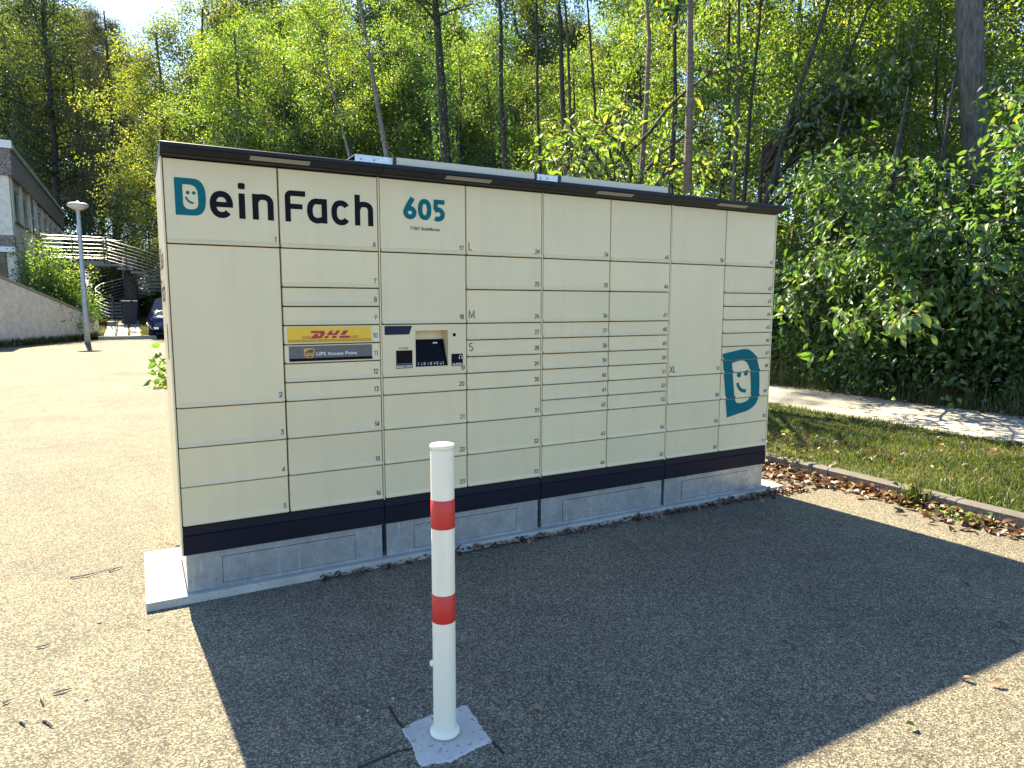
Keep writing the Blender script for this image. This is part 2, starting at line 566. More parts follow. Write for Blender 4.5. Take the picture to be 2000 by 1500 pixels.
sheet('ground', [(-400, -400), (400, -400), (400, 400), (-400, 400)], -0.05, 'soil')
sheet('asphalt_yard', [(-60, -40), (4.74, -40), (4.74, 60), (-60, 60)], 0.0, 'asphalt')
KX = 4.74
sheet('grass_verge', [(KX + 0.10, -40), (7.32, -40), (7.32, 90), (KX + 0.10, 90)], 0.085, 'lawn')
sheet('footpath', [(7.30, -40), (9.22, -40), (9.22, 90), (7.30, 90)], 0.089, 'path_asphalt')
sheet('forest_floor', [(9.20, -60), (120, -60), (120, 160), (9.20, 160)], 0.085, 'soil')

kerb = thing('kerb', 'weathered concrete kerb edging between leaf strewn asphalt and grass verge', 'kerb', (KX, 0, 0))
kme = prism([(0.0, -0.04), (0.0, 0.086), (0.014, 0.098), (0.10, 0.098), (0.10, -0.04)], 0.004, 0.996, 'y')
rk = random.Random(3)
for i in range(26):
    o = obj('kerb_stone', kme, 'kerb_concrete', kerb); o.location = (rk.uniform(-.006, .006), -6 + i, rk.uniform(-.006, .004))

# ------------------------------------------------------------------ concrete slab
slab = box('concrete_slab', -0.167, 4.19, -0.035, 0.715, -0.03, 0.04, 'slab_concrete', None, 0.004)
tag(slab, 'low pale concrete slab carrying the parcel locker', 'slab')

# ------------------------------------------------------------------ parcel locker
U = 1.7094 / 18
Z0 = G
LK = thing('parcel_locker', 'long cream parcel locker with numbered doors, navy roof edge and solar panels', 'parcel locker', (0, 0, 0))
FZ, TZ = Z0 - 0.1415, Z0 + 1.7094
for k in range(4):
    box('module_body', k + 0.0045, k + 0.9955, 0.0205 if k != 1 else 0.079, 0.675, FZ + 0.002, TZ + 0.001, 'gap_dark', LK)
box('side_panel', -0.0045, 0.0035, -0.003, 0.682, FZ + 0.001, TZ + 0.003, 'cream_paint', LK, 0.0015)
box('side_panel', 3.9965, 4.0045, -0.003, 0.682, FZ + 0.001, TZ + 0.003, 'cream_paint', LK, 0.0015)
box('back_panel', 0.0045, 3.9955, 0.676, 0.681, FZ + 0.001, TZ + 0.002, 'cream_paint', LK)
for k in (1, 2, 3):
    box('module_post', k - 0.0032, k + 0.0032, -0.002, 0.0195, Z0 - 0.004, TZ + 0.001, 'cream_paint', LK, 0.001)

_doors = {}


def door_mesh(w, h):
    key = (round(w, 4), round(h, 4))
    if key in _doors: return _doors[key]
    c = 0.006; b = 0.0022
    rows = [(0.018, h, 0), (b * .4, h, 0), (0.0, h - b, b), (0.0, 0.023, b), (-0.009, 0.0095, b), (-0.009, 0.0055, b), (-0.006, 0.001, c), (0.018, 0.001, c)]
    v = []; f = []
    for y, z, ins in rows:
        v += [(ins if ins else 0.0, y, z), (w - (ins if ins else 0.0), y, z)]
    for i in range(len(rows) - 1):
        f.append((2 * i, 2 * i + 2, 2 * i + 3, 2 * i + 1))
    n = len(rows)
    # side returns to the back
    o = len(v)
    for y, z, ins in rows:
        v += [(0.0 if ins < c else c, 0.018, z), (w if ins < c else w - c, 0.018, z)]
    for i in range(n - 1):
        f.append((2 * i, o + 2 * i, o + 2 * i + 2, 2 * i + 2)); f.append((2 * i + 1, 2 * i + 3, o + 2 * i + 3, o + 2 * i + 1))
    me = mesh('door', v, f)
    bm = bmesh.new(); bm.from_mesh(me)
    bmesh.ops.remove_doubles(bm, verts=bm.verts[:], dist=1e-5)
    for fc in bm.faces:
        pass
    bmesh.ops.recalc_face_normals(bm, faces=bm.faces[:]); bm.to_mesh(me); bm.free()
    # make sure the front faces forward
    big = max(me.polygons, key=lambda p: p.area)
    if big.normal.y > 0: me.flip_normals()
    _doors[key] = me
    return me


COLS = [
    (1, [4, 8, 2, 2, 2]), (6, [4, 2, 1, 1, 1, 1, 1, 1, 2, 2, 2]), (17, [4, 4, 3, 1, 2, 2, 2]), (24, [4, 2, 2, 1, 1, 1, 1, 2, 2, 2]),
    (34, [4, 2, 2, 1, 1, 1, 1, 1, 1, 2, 2]), (45, [4, 2, 2, 1, 1, 1, 1, 1, 1, 2, 2]), (56, [4, 8, 2, 2, 2]), (61, [4, 2, 1, 1, 1, 1, 1, 1, 2, 2, 2])]
DOOR = {}
GAP = 0.0024
rng_d = random.Random(11)
for ci, (n0, hs) in enumerate(COLS):
    m_, half = divmod(ci, 2)
    xa = m_ + (0.0062 if half == 0 else 0.5 + GAP); xb = m_ + (0.5 - GAP if half == 0 else 0.9938)
    z = TZ
    for r, h in enumerate(hs):
        num = n0 + r; zb = z - h * U
        DOOR[num] = (xa, xb, zb + GAP, z - GAP)
        if num != 19:
            d = obj('door', door_mesh(xb - xa, h * U - 2 * GAP), 'cream_paint', LK)
            d.location = (xa, rng_d.uniform(-.0007, .0007), zb + GAP); d.rotation_euler = (0, 0, rng_d.uniform(-.0006, .0006))
            DOOR[num] += (d,)
        z = zb


def on_door(num, name, parts, m, y=-0.0016):
    xa, xb, za, zt, d = DOOR[num]
    parts = [([(p[0] - xa, p[1] - za) for p in v], f) for v, f in parts]
    return flat(name, parts, y, m, d)


for num, dd in DOOR.items():
    if num == 19: continue
    s = str(num); h = 0.0245
    xa, xb, za, zt, d = dd
    on_door(num, 'number', strokes(s, xb - 0.013 - text_width(s, h), za + 0.0245, h, 0.0017), 'number_print')
    if num in (9, 10, 11, 2):
        w_ = text_width(s, h)
        on_door(num, 'number_sticker', [poly_part([(xb - .018 - w_, za + .018), (xb - .008, za + .018), (xb - .008, za + .051), (xb - .018 - w_, za + .051)])],
                'sticker_pink' if num == 2 else 'sticker_white', -0.0009)
for num, s in ((24, 'L'), (26, 'M'), (28, 'S'), (57, 'XL')):
    xa, xb, za, zt, d = DOOR[num]
    on_door(num, 'size_letter', strokes(s, xa + 0.012, za + (0.026 if num != 28 else .032), 0.045, 0.0022), 'black_print')

# ---- big word mark on doors 1 and 6
HW = 0.0138


def D_logo(x0, z0, x1, z1):
    w, h = x1 - x0, z1 - z0
    out = [(x0, z0), (x0, z1)] + arc(x0 + .56 * w, z1 - .46 * h, .44 * w, .46 * h, 90, 0, 10, 2.5) + arc(x0 + .56 * w, z0 + .46 * h, .44 * w, .46 * h, 0, -90, 10, 2.5)
    ix0, ix1, iz0, iz1 = x0 + .255 * w, x1 - .255 * w, z0 + .165 * h, z1 - .17 * h
    iw, ih = ix1 - ix0, iz1 - iz0
    inn = [(ix0, iz1)] + arc(ix0 + .45 * iw, iz1 - .42 * ih, .55 * iw, .42 * ih, 90, 0, 8, 2.4) + arc(ix0 + .5 * iw, iz0 + .30 * ih, .5 * iw, .30 * ih, 0, -180, 14, 2.6)
    return out, inn


o_, i_ = D_logo(0.049, 1.8300, 0.1775, 1.9960)
on_door(1, 'logo_letter', [filled(o_, i_)], 'teal_print')
on_door(1, 'logo_face', [poly_part(arc(0.1028, 1.9315, .0078, .0078, 0, 345, 23)), poly_part(arc(0.1282, 1.9318, .0078, .0078, 0, 345, 23)),
                         ribbon([(0.0945, 1.9125), (0.0975, 1.903), (0.104, 1.8945), (0.113, 1.888), (0.1255, 1.8855)], 0.0042)], 'teal_print')
XB, XT = 1.8285, 1.9480
e_ = [ribbon(arc(.2435, 1.8883, .0365, .0480, 0, 318, 30, 2.25), HW), ribbon([(.200, 1.8883), (.2936, 1.8883)], 0.0118)]
i_p = [ribbon([(.3335, XB), (.3335, 1.9455)], HW), poly_part(arc(.334, 1.9795, .0155, .0145, 0, 345, 23, 4))]


def arch(x0, x1, top):
    return [ribbon([(x0 + .004, 1.9130)] + arc((x0 + x1) / 2, 1.9050, (x1 - x0) / 2, .0312, 140, 0, 14, 2.4) + [(x1, XB)], HW)]


n_p = [ribbon([(.3935, XB), (.3935, XT)], HW)] + arch(.3935, .4625, XT)
on_door(1, 'logo_letter', e_, 'black_print', -0.0016); on_door(1, 'logo_letter', i_p[:1], 'black_print'); on_door(1, 'letter_dot', i_p[1:], 'black_print'); on_door(1, 'logo_letter', n_p, 'black_print')
F_p = [ribbon([(.5432, XB)] + [(.5432, 1.945)] + arc(.5612, 1.9475, .018, .0175, 180, 90, 6) + [(.6280, 1.965)], HW * .95), ribbon([(.550, 1.9025), (.6130, 1.9025)], .0123)]
a_p = [ribbon(arc(.685, 1.8875, .0365, .0470, 62, 300, 26, 2.3), HW), ribbon([(.7195, XB), (.7195, XT)], HW), ribbon([(.690, 1.9345), (.730, 1.9345)], HW * .97), ribbon([(.694, 1.8415), (.715, 1.853)], HW * .8)]
c_p = [ribbon(arc(.8035, 1.8865, .0350, .0480, 38, 322, 28, 2.3), HW)]
h_p = [ribbon([(.8880, XB), (.8880, 1.9825)], HW)] + arch(.8880, .9565, XT)
for p_ in (F_p, a_p, c_p, h_p):
    on_door(6, 'logo_letter', p_, 'black_print')

# ---- 605 and town on door 17
B5 = 0.0128
six = [ribbon(arc(1.1722, 1.9125, .0250, .0225, 0, 345, 23), B5, True), ribbon([(1.1885, 1.9893), (1.1640, 1.9500), (1.1490, 1.9230)], B5 * 1.05)]
zero = [ribbon(arc(1.2560, 1.9333, .0258, .0430, 0, 346, 28, 2.3), B5, True)]
five = [ribbon([(1.3715, 1.9780), (1.3200, 1.9780), (1.3185, 1.9350)], B5 * .95), ribbon([(1.3140, 1.9300), (1.3300, 1.9390)] + arc(1.3320, 1.9125, .0285, .0255, 70, -125, 16), B5)]
on_door(17, 'locker_number', six + zero + five, 'teal_print')
on_door(17, 'town_text', font_text('71067 Sindelfingen', 1.1710, 1.8235, 0.0165, 0.171, 0.02), 'teal_print')

# ---- carrier stickers on doors 10 and 11


def wp(px):
    return [wall(550 + a / 9.5238, 620 + b / 9.5238) for a, b in px]


on_door(10, 'carrier_sticker', [poly_part([(0.519, 1.2480), (0.9468, 1.2480), (0.9468, 1.3122), (0.519, 1.3122)])], 'yellow_film', -0.0011)
xa, xb, za, zt, d10 = DOOR[10]
me = mesh('fold', [(0.519 - xa, -0.0010, 0.0235), (0.9468 - xa, -0.0010, 0.0235), (0.9468 - xa, -0.0102, 0.0090), (0.519 - xa, -0.0102, 0.0090)], [(0, 3, 2, 1)])
obj('carrier_sticker', me, 'yellow_film_deep', d10)
dhl = [[(545, 250), (770, 247), (805, 265), (808, 290), (790, 330), (735, 390), (522, 397), (600, 325), (620, 305), (672, 303), (690, 318), (660, 345), (700, 345), (725, 320), (722, 302), (700, 293), (545, 292)],
       [(898, 246), (965, 244), (928, 294), (985, 293), (1022, 243), (1095, 241), (1028, 327), (830, 330)],
       [(812, 344), (885, 343), (853, 388), (780, 390)], [(950, 342), (1040, 340), (1005, 384), (922, 386)],
       [(1150, 242), (1240, 240), (1178, 324), (1090, 326)], [(1078, 342), (1285, 336), (1265, 378), (1075, 382), (1068, 364)]]
on_door(10, 'carrier_logo', [filled(wp(q)) for q in dhl], 'red_print')
on_door(10, 'carrier_logo', [ribbon(wp([(372 + 6 * i, 394 - 19 * i), (528 + 1 * i, 390 - 19 * i)]), 0.0010) for i in range(3)] +
        [ribbon(wp([(1278 + 15 * i, 378 - 19 * i), (1420, 373 - 19 * i)]), 0.0010) for i in range(3)], 'red_print')
on_door(11, 'carrier_sticker', [poly_part([(0.5235, 1.1530), (0.9485, 1.1530), (0.9485, 1.2175), (0.5235, 1.2175)])], 'grey_film', -0.0011)
xa, xb, za, zt, d11 = DOOR[11]
me = mesh('fold', [(0.5235 - xa, -0.0010, 0.0235), (0.9485 - xa, -0.0010, 0.0235), (0.9485 - xa, -0.0102, 0.0090), (0.5235 - xa, -0.0102, 0.0090)], [(0, 3, 2, 1)])
obj('carrier_sticker', me, 'black_print', d11)
sx, sz, sw, sh = 0.5965, 1.1500, 0.0515, 0.0560


def shield(g):
    x0, x1, z0, z1 = sx + g, sx + sw - g, sz + g, sz + sh - g; w = x1 - x0; h = z1 - z0
    return [(x0, z0 + .93 * h), (x0 + .2 * w, z1 - .02 * h), (x0 + .5 * w, z1), (x0 + .8 * w, z1 - .02 * h), (x1, z0 + .93 * h), (x1, z0 + .38 * h), (x0 + .86 * w, z0 + .18 * h), (x0 + .5 * w, z0), (x0 + .14 * w, z0 + .18 * h), (x0, z0 + .38 * h)]


on_door(11, 'carrier_logo', [filled(shield(0))], 'gold_print', -0.0015)
inn = shield(.0042)
inn[0:5] = [(inn[0][0], sz + .62 * sh), (inn[0][0] + .012, sz + .76 * sh), (inn[2][0], sz + .85 * sh), (inn[3][0], sz + .89 * sh), (inn[4][0], sz + .90 * sh)]
on_door(11, 'carrier_logo', [filled(inn)], 'brown_print', -0.0018)
on_door(11, 'carrier_logo', font_text('ups', sx + .0075, sz + .0175, .0225, .0370, .03), 'gold_print', -0.0021)
on_door(11, 'carrier_text', font_text('UPS Access Point', 0.6585, 1.1680, 0.0165, 0.2095, 0.015), 'white_print', -0.0016)

# ---- tilted letter logo over doors 67 to 70


def drape(parts, y, name, m):
    for num in (66, 67, 68, 69, 70, 71):
        xa, xb, za, zt, d = DOOR[num]
        V, F = merge(parts)
        me = mesh(name, [(p[0], 0, p[1]) for p in V], F)
        bm = bmesh.new(); bm.from_mesh(me)
        for zc, up in ((za + 0.002, True), (zt - 0.001, False)):
            bmesh.ops.bisect_plane(bm, geom=bm.verts[:] + bm.edges[:] + bm.faces[:], plane_co=(0, 0, zc), plane_no=(0, 0, 1), clear_inner=up, clear_outer=not up)
        for zc in (za + 0.0055, za + 0.0095, za + 0.023):
            bmesh.ops.bisect_plane(bm, geom=bm.verts[:] + bm.edges[:] + bm.faces[:], plane_co=(0, 0, zc), plane_no=(0, 0, 1))
        if not bm.faces:
            bm.free(); continue
        for vt in bm.verts:
            q = vt.co.z - za
            yy = 0.0 if q >= 0.023 else (-0.009 * (0.023 - q) / 0.0135 if q > 0.0095 else -0.009 if q > .0055 else -0.009 + .003 * (.0055 - q) / .0045)
            vt.co = (vt.co.x - xa, yy + y, vt.co.z - za)
        for fc in bm.faces:
            fc.normal_update()
            if fc.normal.y > 0: fc.normal_flip()
        bm.to_mesh(me); bm.free()
        obj(name, me, m, d)


Do = [(3.5773, .6146), (3.560, .73), (3.5420, .85), (3.5245, .967), (3.5073, 1.0791), (3.587, 1.0915), (3.664, 1.1020), (3.705, 1.1072), (3.742, 1.1085), (3.778, 1.1015), (3.812, 1.0850), (3.840, 1.0630), (3.8640, 1.0316), (3.882, .988), (3.8920, .940), (3.8985, .880), (3.9020, .820), (3.9012, .773), (3.892, .731), (3.8736, .6985), (3.845, .676), (3.812, .660), (3.7734, .6475), (3.71, .6380), (3.64, .6255)]
Di = [(3.6074, 1.0110), (3.660, 1.0215), (3.7122, 1.0274), (3.745, 1.0180), (3.775, .9900), (3.792, .950), (3.8020, .9069), (3.809, .845), (3.8127, .7876), (3.806, .754), (3.788, .7300), (3.750, .7170), (3.7169, .7120), (3.682, .7130), (3.660, .7260), (3.6465, .7617), (3.636, .820), (3.6272, .8798), (3.617, .945)]
drape([filled(Do, Di)], -0.0016, 'logo_letter', 'teal_print')
eye = lambda cx, cz: poly_part(arc(cx, cz, .0215, .0215, 0, 345, 23))
drape([eye(3.6830, .9230), eye(3.7525, .9330)], -0.0016, 'logo_face', 'teal_print')
drape([ribbon([(3.6705, .8640), (3.677, .8440), (3.690, .8250), (3.712, .8085), (3.735, .8010), (3.7615, .7990)], .0125)], -0.0016, 'logo_face', 'teal_print')

# ---- side lettering (very foreshortened) and sticker strip on the left side
sd = []
for s, zz in (('Dein', 1.60), ('Fach', 1.44)):
    V, F = merge(font_text(s, 0.0, zz, 0.11, 0.40, 0.01))
    me = mesh('side_lettering', [(-0.0062, 0.58 - p[0], p[1]) for p in V], F)
    sp = obj('side_lettering', me, 'black_print', LK)
me = mesh('side_sticker', [(-0.0060, 0.14, 1.16), (-0.0060, 0.21, 1.16), (-0.0060, 0.21, 1.33), (-0.0060, 0.14, 1.33)], [(0, 1, 2, 3)])
obj('side_sticker', me, 'number_print', LK)

# ---- terminal (field 19)
xa, xb, za, zt = DOOR[19]
rx0, rx1, rz0, rz1 = 1.1935, 1.3860, 1.0860, 1.2840
term = obj('terminal', mesh('terminal', *merge([
    boxv(xa, rx0, 0, .018, za, zt), boxv(rx1, xb, 0, .018, za, zt), boxv(rx0, rx1, 0.0, .018, rz1, zt), boxv(rx0, rx1, 0.0, .018, za, rz0)])), 'cream_paint', LK)
tm = term.data; bm = bmesh.new(); bm.from_mesh(tm); bmesh.ops.remove_doubles(bm, verts=bm.verts[:], dist=1e-6); bm.to_mesh(tm); bm.free()
fr = [(rx0, .018, rz0), (rx1, .018, rz0), (rx1, .018, rz1), (rx0, .018, rz1), (rx0, .075, rz0), (rx1, .075, rz0), (rx1, .075, rz1), (rx0, .075, rz1)]
nic = obj('screen_niche', mesh('screen_niche', fr, [(4, 5, 6, 7), (0, 3, 7, 4), (1, 5, 6, 2), (3, 2, 6, 7), (0, 4, 5, 1)]), 'cream_paint', term)
for k in range(4):  # body hole is behind: niche sits proud of the dark body
    pass
scr = obj('screen', mesh('screen', [(rx0 + .001, .006, 1.0900), (rx1 - .001, .006, 1.0900), (rx1 - .001, .066, 1.2325), (rx0 + .001, .066, 1.2325), (rx0 + .001, .012, 1.0870), (rx1 - .001, .012, 1.0870), (rx1 - .001, .074, 1.2325), (rx0 + .001, .074, 1.2325)],
                               [(0, 1, 2, 3), (0, 4, 5, 1), (3, 2, 6, 7), (0, 3, 7, 4), (1, 5, 6, 2)]), 'glass_black', term)


def on_screen(name, parts, m, lift=0.0008):
    V, F = merge(parts); out = []
    for x_, s_ in V:
        t_ = s_; out.append((x_, .006 + .060 * t_ - lift * .92, 1.0900 + .1425 * t_ + lift * .38))
    return obj(name, mesh(name, out, F), m, term)


on_screen('key_print', [ribbon([(1.212 + i * .0385, .02), (1.212 + i * .0385, .13), (1.212 + i * .0385 + .034, .13), (1.212 + i * .0385 + .034, .02)], .0012) for i in range(4)], 'white_print')
on_screen('key_print', font_text('x', 1.226, .035, .06, .010, .03) + font_text('-', 1.265, .035, .08, .008, .03) + font_text('+', 1.302, .03, .08, .012, .03) + font_text('o', 1.340, .03, .07, .012, .03), 'white_print')
on_screen('key_print', [poly_part([(1.318, .83), (1.345, .83), (1.345, .88), (1.318, .88)])], 'white_print')


def plate(name, pts, m, y=-.0022, par=None):
    me = prism(pts, y, 0.0005, 'y'); return obj(name, me, m, par or term)


plate('corner_flag', [(1.0200, 1.2645), (1.1570, 1.2652), (1.1738, 1.3115), (1.0200, 1.3120)], 'navy_flag')
scn = plate('scanner', [(1.0815, 1.0815), (1.1738, 1.0815), (1.1738, 1.1790), (1.0815, 1.1790)], 'glass_black')
flat('scanner_text', font_text('BARCODE', 1.0845, 1.0855, .0125, .0865, .03), -.0030, 'white_print', scn)
flat('scanner_text', [poly_part([(1.0835, 1.1025), (1.1718, 1.1025), (1.1718, 1.1085), (1.0835, 1.1085)])], -.0030, 'grey_film', scn)
flat('scanner_text', font_text('SCANNER', 1.0975, 1.1870, .0080, .0545, .01), -.0008, 'number_print', term)
aud = plate('audio_socket', [(1.4065, 1.0818), (1.4758, 1.0818), (1.4758, 1.1508), (1.4065, 1.1508)], 'glass_black')
flat('audio_text', font_text('AUDIO', 1.4105, 1.0850, .0135, .0610, .03), -.0030, 'white_print', aud)
flat('audio_symbol', [ribbon(arc(1.4620, 1.1320, .0092, .0115, -40, 220, 18), .0013), ribbon([(1.4540, 1.1215), (1.4570, 1.1280)], .0026), ribbon([(1.4700, 1.1215), (1.4670, 1.1280)], .0026)], -.0030, 'white_print', aud)
flat('camera_eye', [poly_part(arc(1.4247, 1.2580, .0100, .0102, 0, 345, 23))], -.0010, 'black_print', term)
flat('number', strokes('19', 1.4885 - text_width('19', .0225), 1.0565, .0235, .0017), -.0012, 'number_print', term)
# lower lip of the terminal, like the doors
obj('terminal_lip', prism([(0.0, za + .021), (-.009, za + .0095), (-.009, za + .004), (0.0, za + .001)], xa + .002, xb - .002, 'x'), 'cream_paint', term)

# ---- navy base band, galvanised plinth
for k in range(4):
    x0, x1 = k + .0025, k + .9975
    b_ = obj('base_band', prism([(0.019, FZ), (0.019, Z0 - .005), (0.006, Z0 - .005), (0.004, Z0 - .045), (-.0035, Z0 - .050), (-.0035, FZ)], x0, x1, 'x'), 'navy_paint', LK)
    pl = box('plinth', k + .013, k + .987, .012, .66, .040, FZ - .001, 'galvanised', LK)
    box('plate_seam', k + .1715, k + .8365, .0112, .0119, .0555, .1925, 'gap_dark', pl)
    cp = box('cover_plate', k + .174, k + .834, .0098, .0125, .058, .190, 'galvanised', pl)
    for bx, bz in ((.187, .120), (.822, .120)):
        v, f = tube([(k + bx, .0099, bz), (k + bx, .0055, bz)], .0055, 10); obj('bolt', mesh('bolt', v, f), 'steel_rail', pl)
    pl2 = box('plinth_foot', k + .012, k + .988, .0085, .0118, .0405, .046, 'galvanised', pl)

# ---- roof
for k in range(4):
    x0, x1 = k + .0018 - (.006 if k == 0 else 0), k + .9982 + (.006 if k == 3 else 0)
    prof = [(-.100, 2.112), (-.100, 2.128), (-.096, 2.131), (.705, 2.124), (.705, 2.098), (0.012, 2.0815), (-.004, 2.0825), (-.044, 2.0880), (-.048, 2.0915), (-.095, 2.1085)]
    rf = obj('roof', prism(prof, x0, x1, 'x'), 'navy_paint', LK)
    xl = (.367, 1.350, 2.340, 3.340)[k]
    lam = obj('roof_lamp', mesh('roof_lamp', [(xl, -.090, 2.1055), (xl + .272, -.090, 2.1055), (xl + .272, -.055, 2.0929), (xl, -.055, 2.0929)], [(0, 3, 2, 1)]), 'lamp_diffuser', rf)
# ---- solar panels on the roof


def solar(x0, x1):
    ang = -0.10
    p = bpy.data.objects.new('solar_panel', mesh('solar_panel', *merge([boxv(0, x1 - x0, 0, .022, -.036, 0), boxv(0, x1 - x0, .53, .552, -.036, 0), boxv(0, .022, .022, .53, -.036, 0), boxv(x1 - x0 - .022, x1 - x0, .022, .53, -.036, 0)])))
    COL.objects.link(p); p.data.materials.append(MATS['panel_frame']); p.parent = LK
    p.location = (x0, -.062, 2.176); p.rotation_euler = (-.055, 0, 0)
    g = box('solar_cells', .023, x1 - x0 - .023, .023, .529, -.008, -.003, 'solar_cell', p)
    box('panel_underside', .023, x1 - x0 - .023, .023, .529, -.012, -.0085, 'panel_frame', p)
    for q in (.02, (x1 - x0) * .5, x1 - x0 - .05):
        box('panel_strut', q, q + .03, .03, .50, -.038, -.014, 'panel_frame', p)
    for q in (-.016, x1 - x0 + .002):
        box('panel_clamp', q, q + .014, -.004, .03, -.034, .001, 'black_plastic', p)


solar(1.080, 1.904); solar(2.086, 2.905)
for x0, x1 in ((.866, 1.062), (1.922, 2.068)):
    br = box('panel_bracket', x0, x1, -.058, -.054, 2.130, 2.172, 'galvanised', LK)
    box('bracket_top', x0, x1, -.0535, .46, 2.168, 2.1715, 'galvanised', br)
    for q in (x0 + .03, (x0 + x1) / 2):
        v, f = tube([(q, -.058, 2.152), (q, -.063, 2.152)], .006, 8); obj('bolt', mesh('bolt', v, f), 'steel_rail', br)
    box('bracket_leg', x0 + .02, x1 - .02, .30, .34, 2.126, 2.1675, 'galvanised', br)

# ------------------------------------------------------------------ bollard
bp = at_z(869, 1427, 0.012)
BO = thing('bollard', 'white steel bollard with two red bands standing before the locker', 'bollard', (bp[0], bp[1], 0.010))
BR = 0.0378
v, f = lathe([(BR, 0.0), (BR, .970), (BR - .002, .974)], 40); obj('post', mesh('post', v, f, False), 'bollard_white', BO)
v, f = lathe([(BR + .0016, .964), (BR + .0018, .974), (BR + .0003, .979), (BR * .6, .9815), (.004, .9825)], 40); obj('cap', mesh('cap', v, f, True), 'bollard_white', BO)
topz = at_y(868, 862, bp[1])[2]
for va, vb in ((980, 1037), (1167, 1222)):
    za_, zb_ = at_y(868, va, bp[1] - .04)[2] - .010, at_y(868, vb, bp[1] - .04)[2] - .010
    v, f = lathe([(BR + .0004, zb_), (BR + .0012, zb_ + .001), (BR + .0012, za_ - .001), (BR + .0004, za_)], 40)
    rb = obj('red_band', mesh('red_band', v, f, False), 'bollard_red', BO)
    for p_ in rb.data.polygons: p_.use_smooth = len(p_.vertices) == 4
for p_ in BO.children[0].data.polygons: p_.use_smooth = len(p_.vertices) == 4
v, f = lathe([(.0495, 0.0), (.0502, .004), (.0495, .009), (.044, .012), (BR + .0005, .016)], 40); obj('base_flange', mesh('base_flange', v, f, True), 'bollard_white', BO)
kz = at_y(846, 1305, bp[1])[2]
v, f = tube([(-BR * .88, .012, kz), (-BR * .88 - .009, .012, kz), (-BR * .88 - .012, .012, kz)], [.011, .010, .006], 12); obj('lock_knob', mesh('lock_knob', v, f, True), 'bollard_white', BO)
pp = [at_z(u_, v_, 0.0) for u_, v_ in ((783, 1424), (800, 1412), (838, 1396), (875, 1388), (905, 1376), (914, 1377), (930, 1402), (950, 1430), (963, 1449), (935, 1462), (905, 1478), (880, 1490), (845, 1494), (825, 1500), (812, 1484), (806, 1464), (797, 1446))]
P2 = []
rj = random.Random(5)
for i in range(len(pp)):
    a_, b_ = pp[i], pp[(i + 1) % len(pp)]
    for j in range(6):
        q = a_ + (b_ - a_) * j / 6; P2.append((q[0] + rj.uniform(-.0035, .0035), q[1] + rj.uniform(-.0035, .0035)))
cen = np.mean(np.array(P2), 0)
n_ = len(P2); v = [(x, y, -.002) for x, y in P2] + [(cen[0] + (x - cen[0]) * .95, cen[1] + (y - cen[1]) * .90, .005 + rj.uniform(-.001, .001)) for x, y in P2]
f = [(i, (i + 1) % n_, n_ + (i + 1) % n_, n_ + i) for i in range(n_)] + [tuple(range(n_, 2 * n_))]
pa = obj('concrete_patch', mesh('concrete_patch', v, f), 'patch_concrete'); tag(pa, 'rough grey concrete patch set in the asphalt around the bollard foot', 'concrete patch')
# ------------------------------------------------------------------ vegetation generators (numpy)


def np_mesh(name, V, F, tint=None, smooth=False):
    """V (n,3), F (m,k) equal-size polygons"""
    me = bpy.data.meshes.new(name); V = np.asarray(V, np.float32); F = np.asarray(F, np.int32)
    n, (m, k) = len(V), F.shape
    me.vertices.add(n); me.vertices.foreach_set('co', V.ravel())
    me.loops.add(m * k); me.loops.foreach_set('vertex_index', F.ravel())
    me.polygons.add(m); me.polygons.foreach_set('loop_start', np.arange(0, m * k, k, dtype=np.int32))
    me.polygons.foreach_set('loop_total', np.full(m, k, np.int32))
    if smooth: me.polygons.foreach_set('use_smooth', np.ones(m, bool))
    me.update(calc_edges=True)
    if tint is not None:
        a = me.attributes.new('tint', 'FLOAT', 'POINT'); a.data.foreach_set('value', np.asarray(tint, np.float32))
    return me


def unit(a):
    return a / (np.linalg.norm(a, axis=-1, keepdims=True) + 1e-9)


def leaf_arrays(rng, P, D, size, ratio=0.5, fold=0.18, curl=0.25, big=False, up_bias=0.6):
    """leaves at P pointing along D; returns V, F(tri)"""
    n = len(P); size = np.asarray(size).reshape(-1, 1)
    D = unit(D)
    nrm = unit(rng.normal(size=(n, 3)) + np.array([0, 0, up_bias * 1.6]))
    S = unit(np.cross(D, nrm)); Nn = np.cross(S, D)
    w = size * ratio * 0.5
    if not big:
        v = np.stack([P, P + D * size * .45 + S * w - Nn * size * -fold * .5, P + D * size - Nn * size * curl, P + D * size * .45 - S * w + Nn * size * fold * .5], 1)
        F = np.array([[0, 1, 2], [0, 2, 3]])
        k = 4
    else:
        m1 = P + D * size * .30; m2 = P + D * size * .66 - Nn * size * curl * .35
        v = np.stack([P, m1 + S * w * .85 + Nn * size * fold * .5, m2 + S * w * .88 + Nn * size * fold * .5, P + D * size - Nn * size * curl,
                      m2 - S * w * .88 + Nn * size * fold * .5, m1 - S * w * .85 + Nn * size * fold * .5, m1, m2], 1)
        F = np.array([[0, 1, 6], [1, 2, 7], [1, 7, 6], [2, 3, 7], [3, 4, 7], [4, 5, 6], [4, 6, 7], [5, 0, 6]])
        k = 8
    V = v.reshape(-1, 3); FF = (F[None] + (np.arange(n) * k)[:, None, None]).reshape(-1, 3)
    return V, FF, k


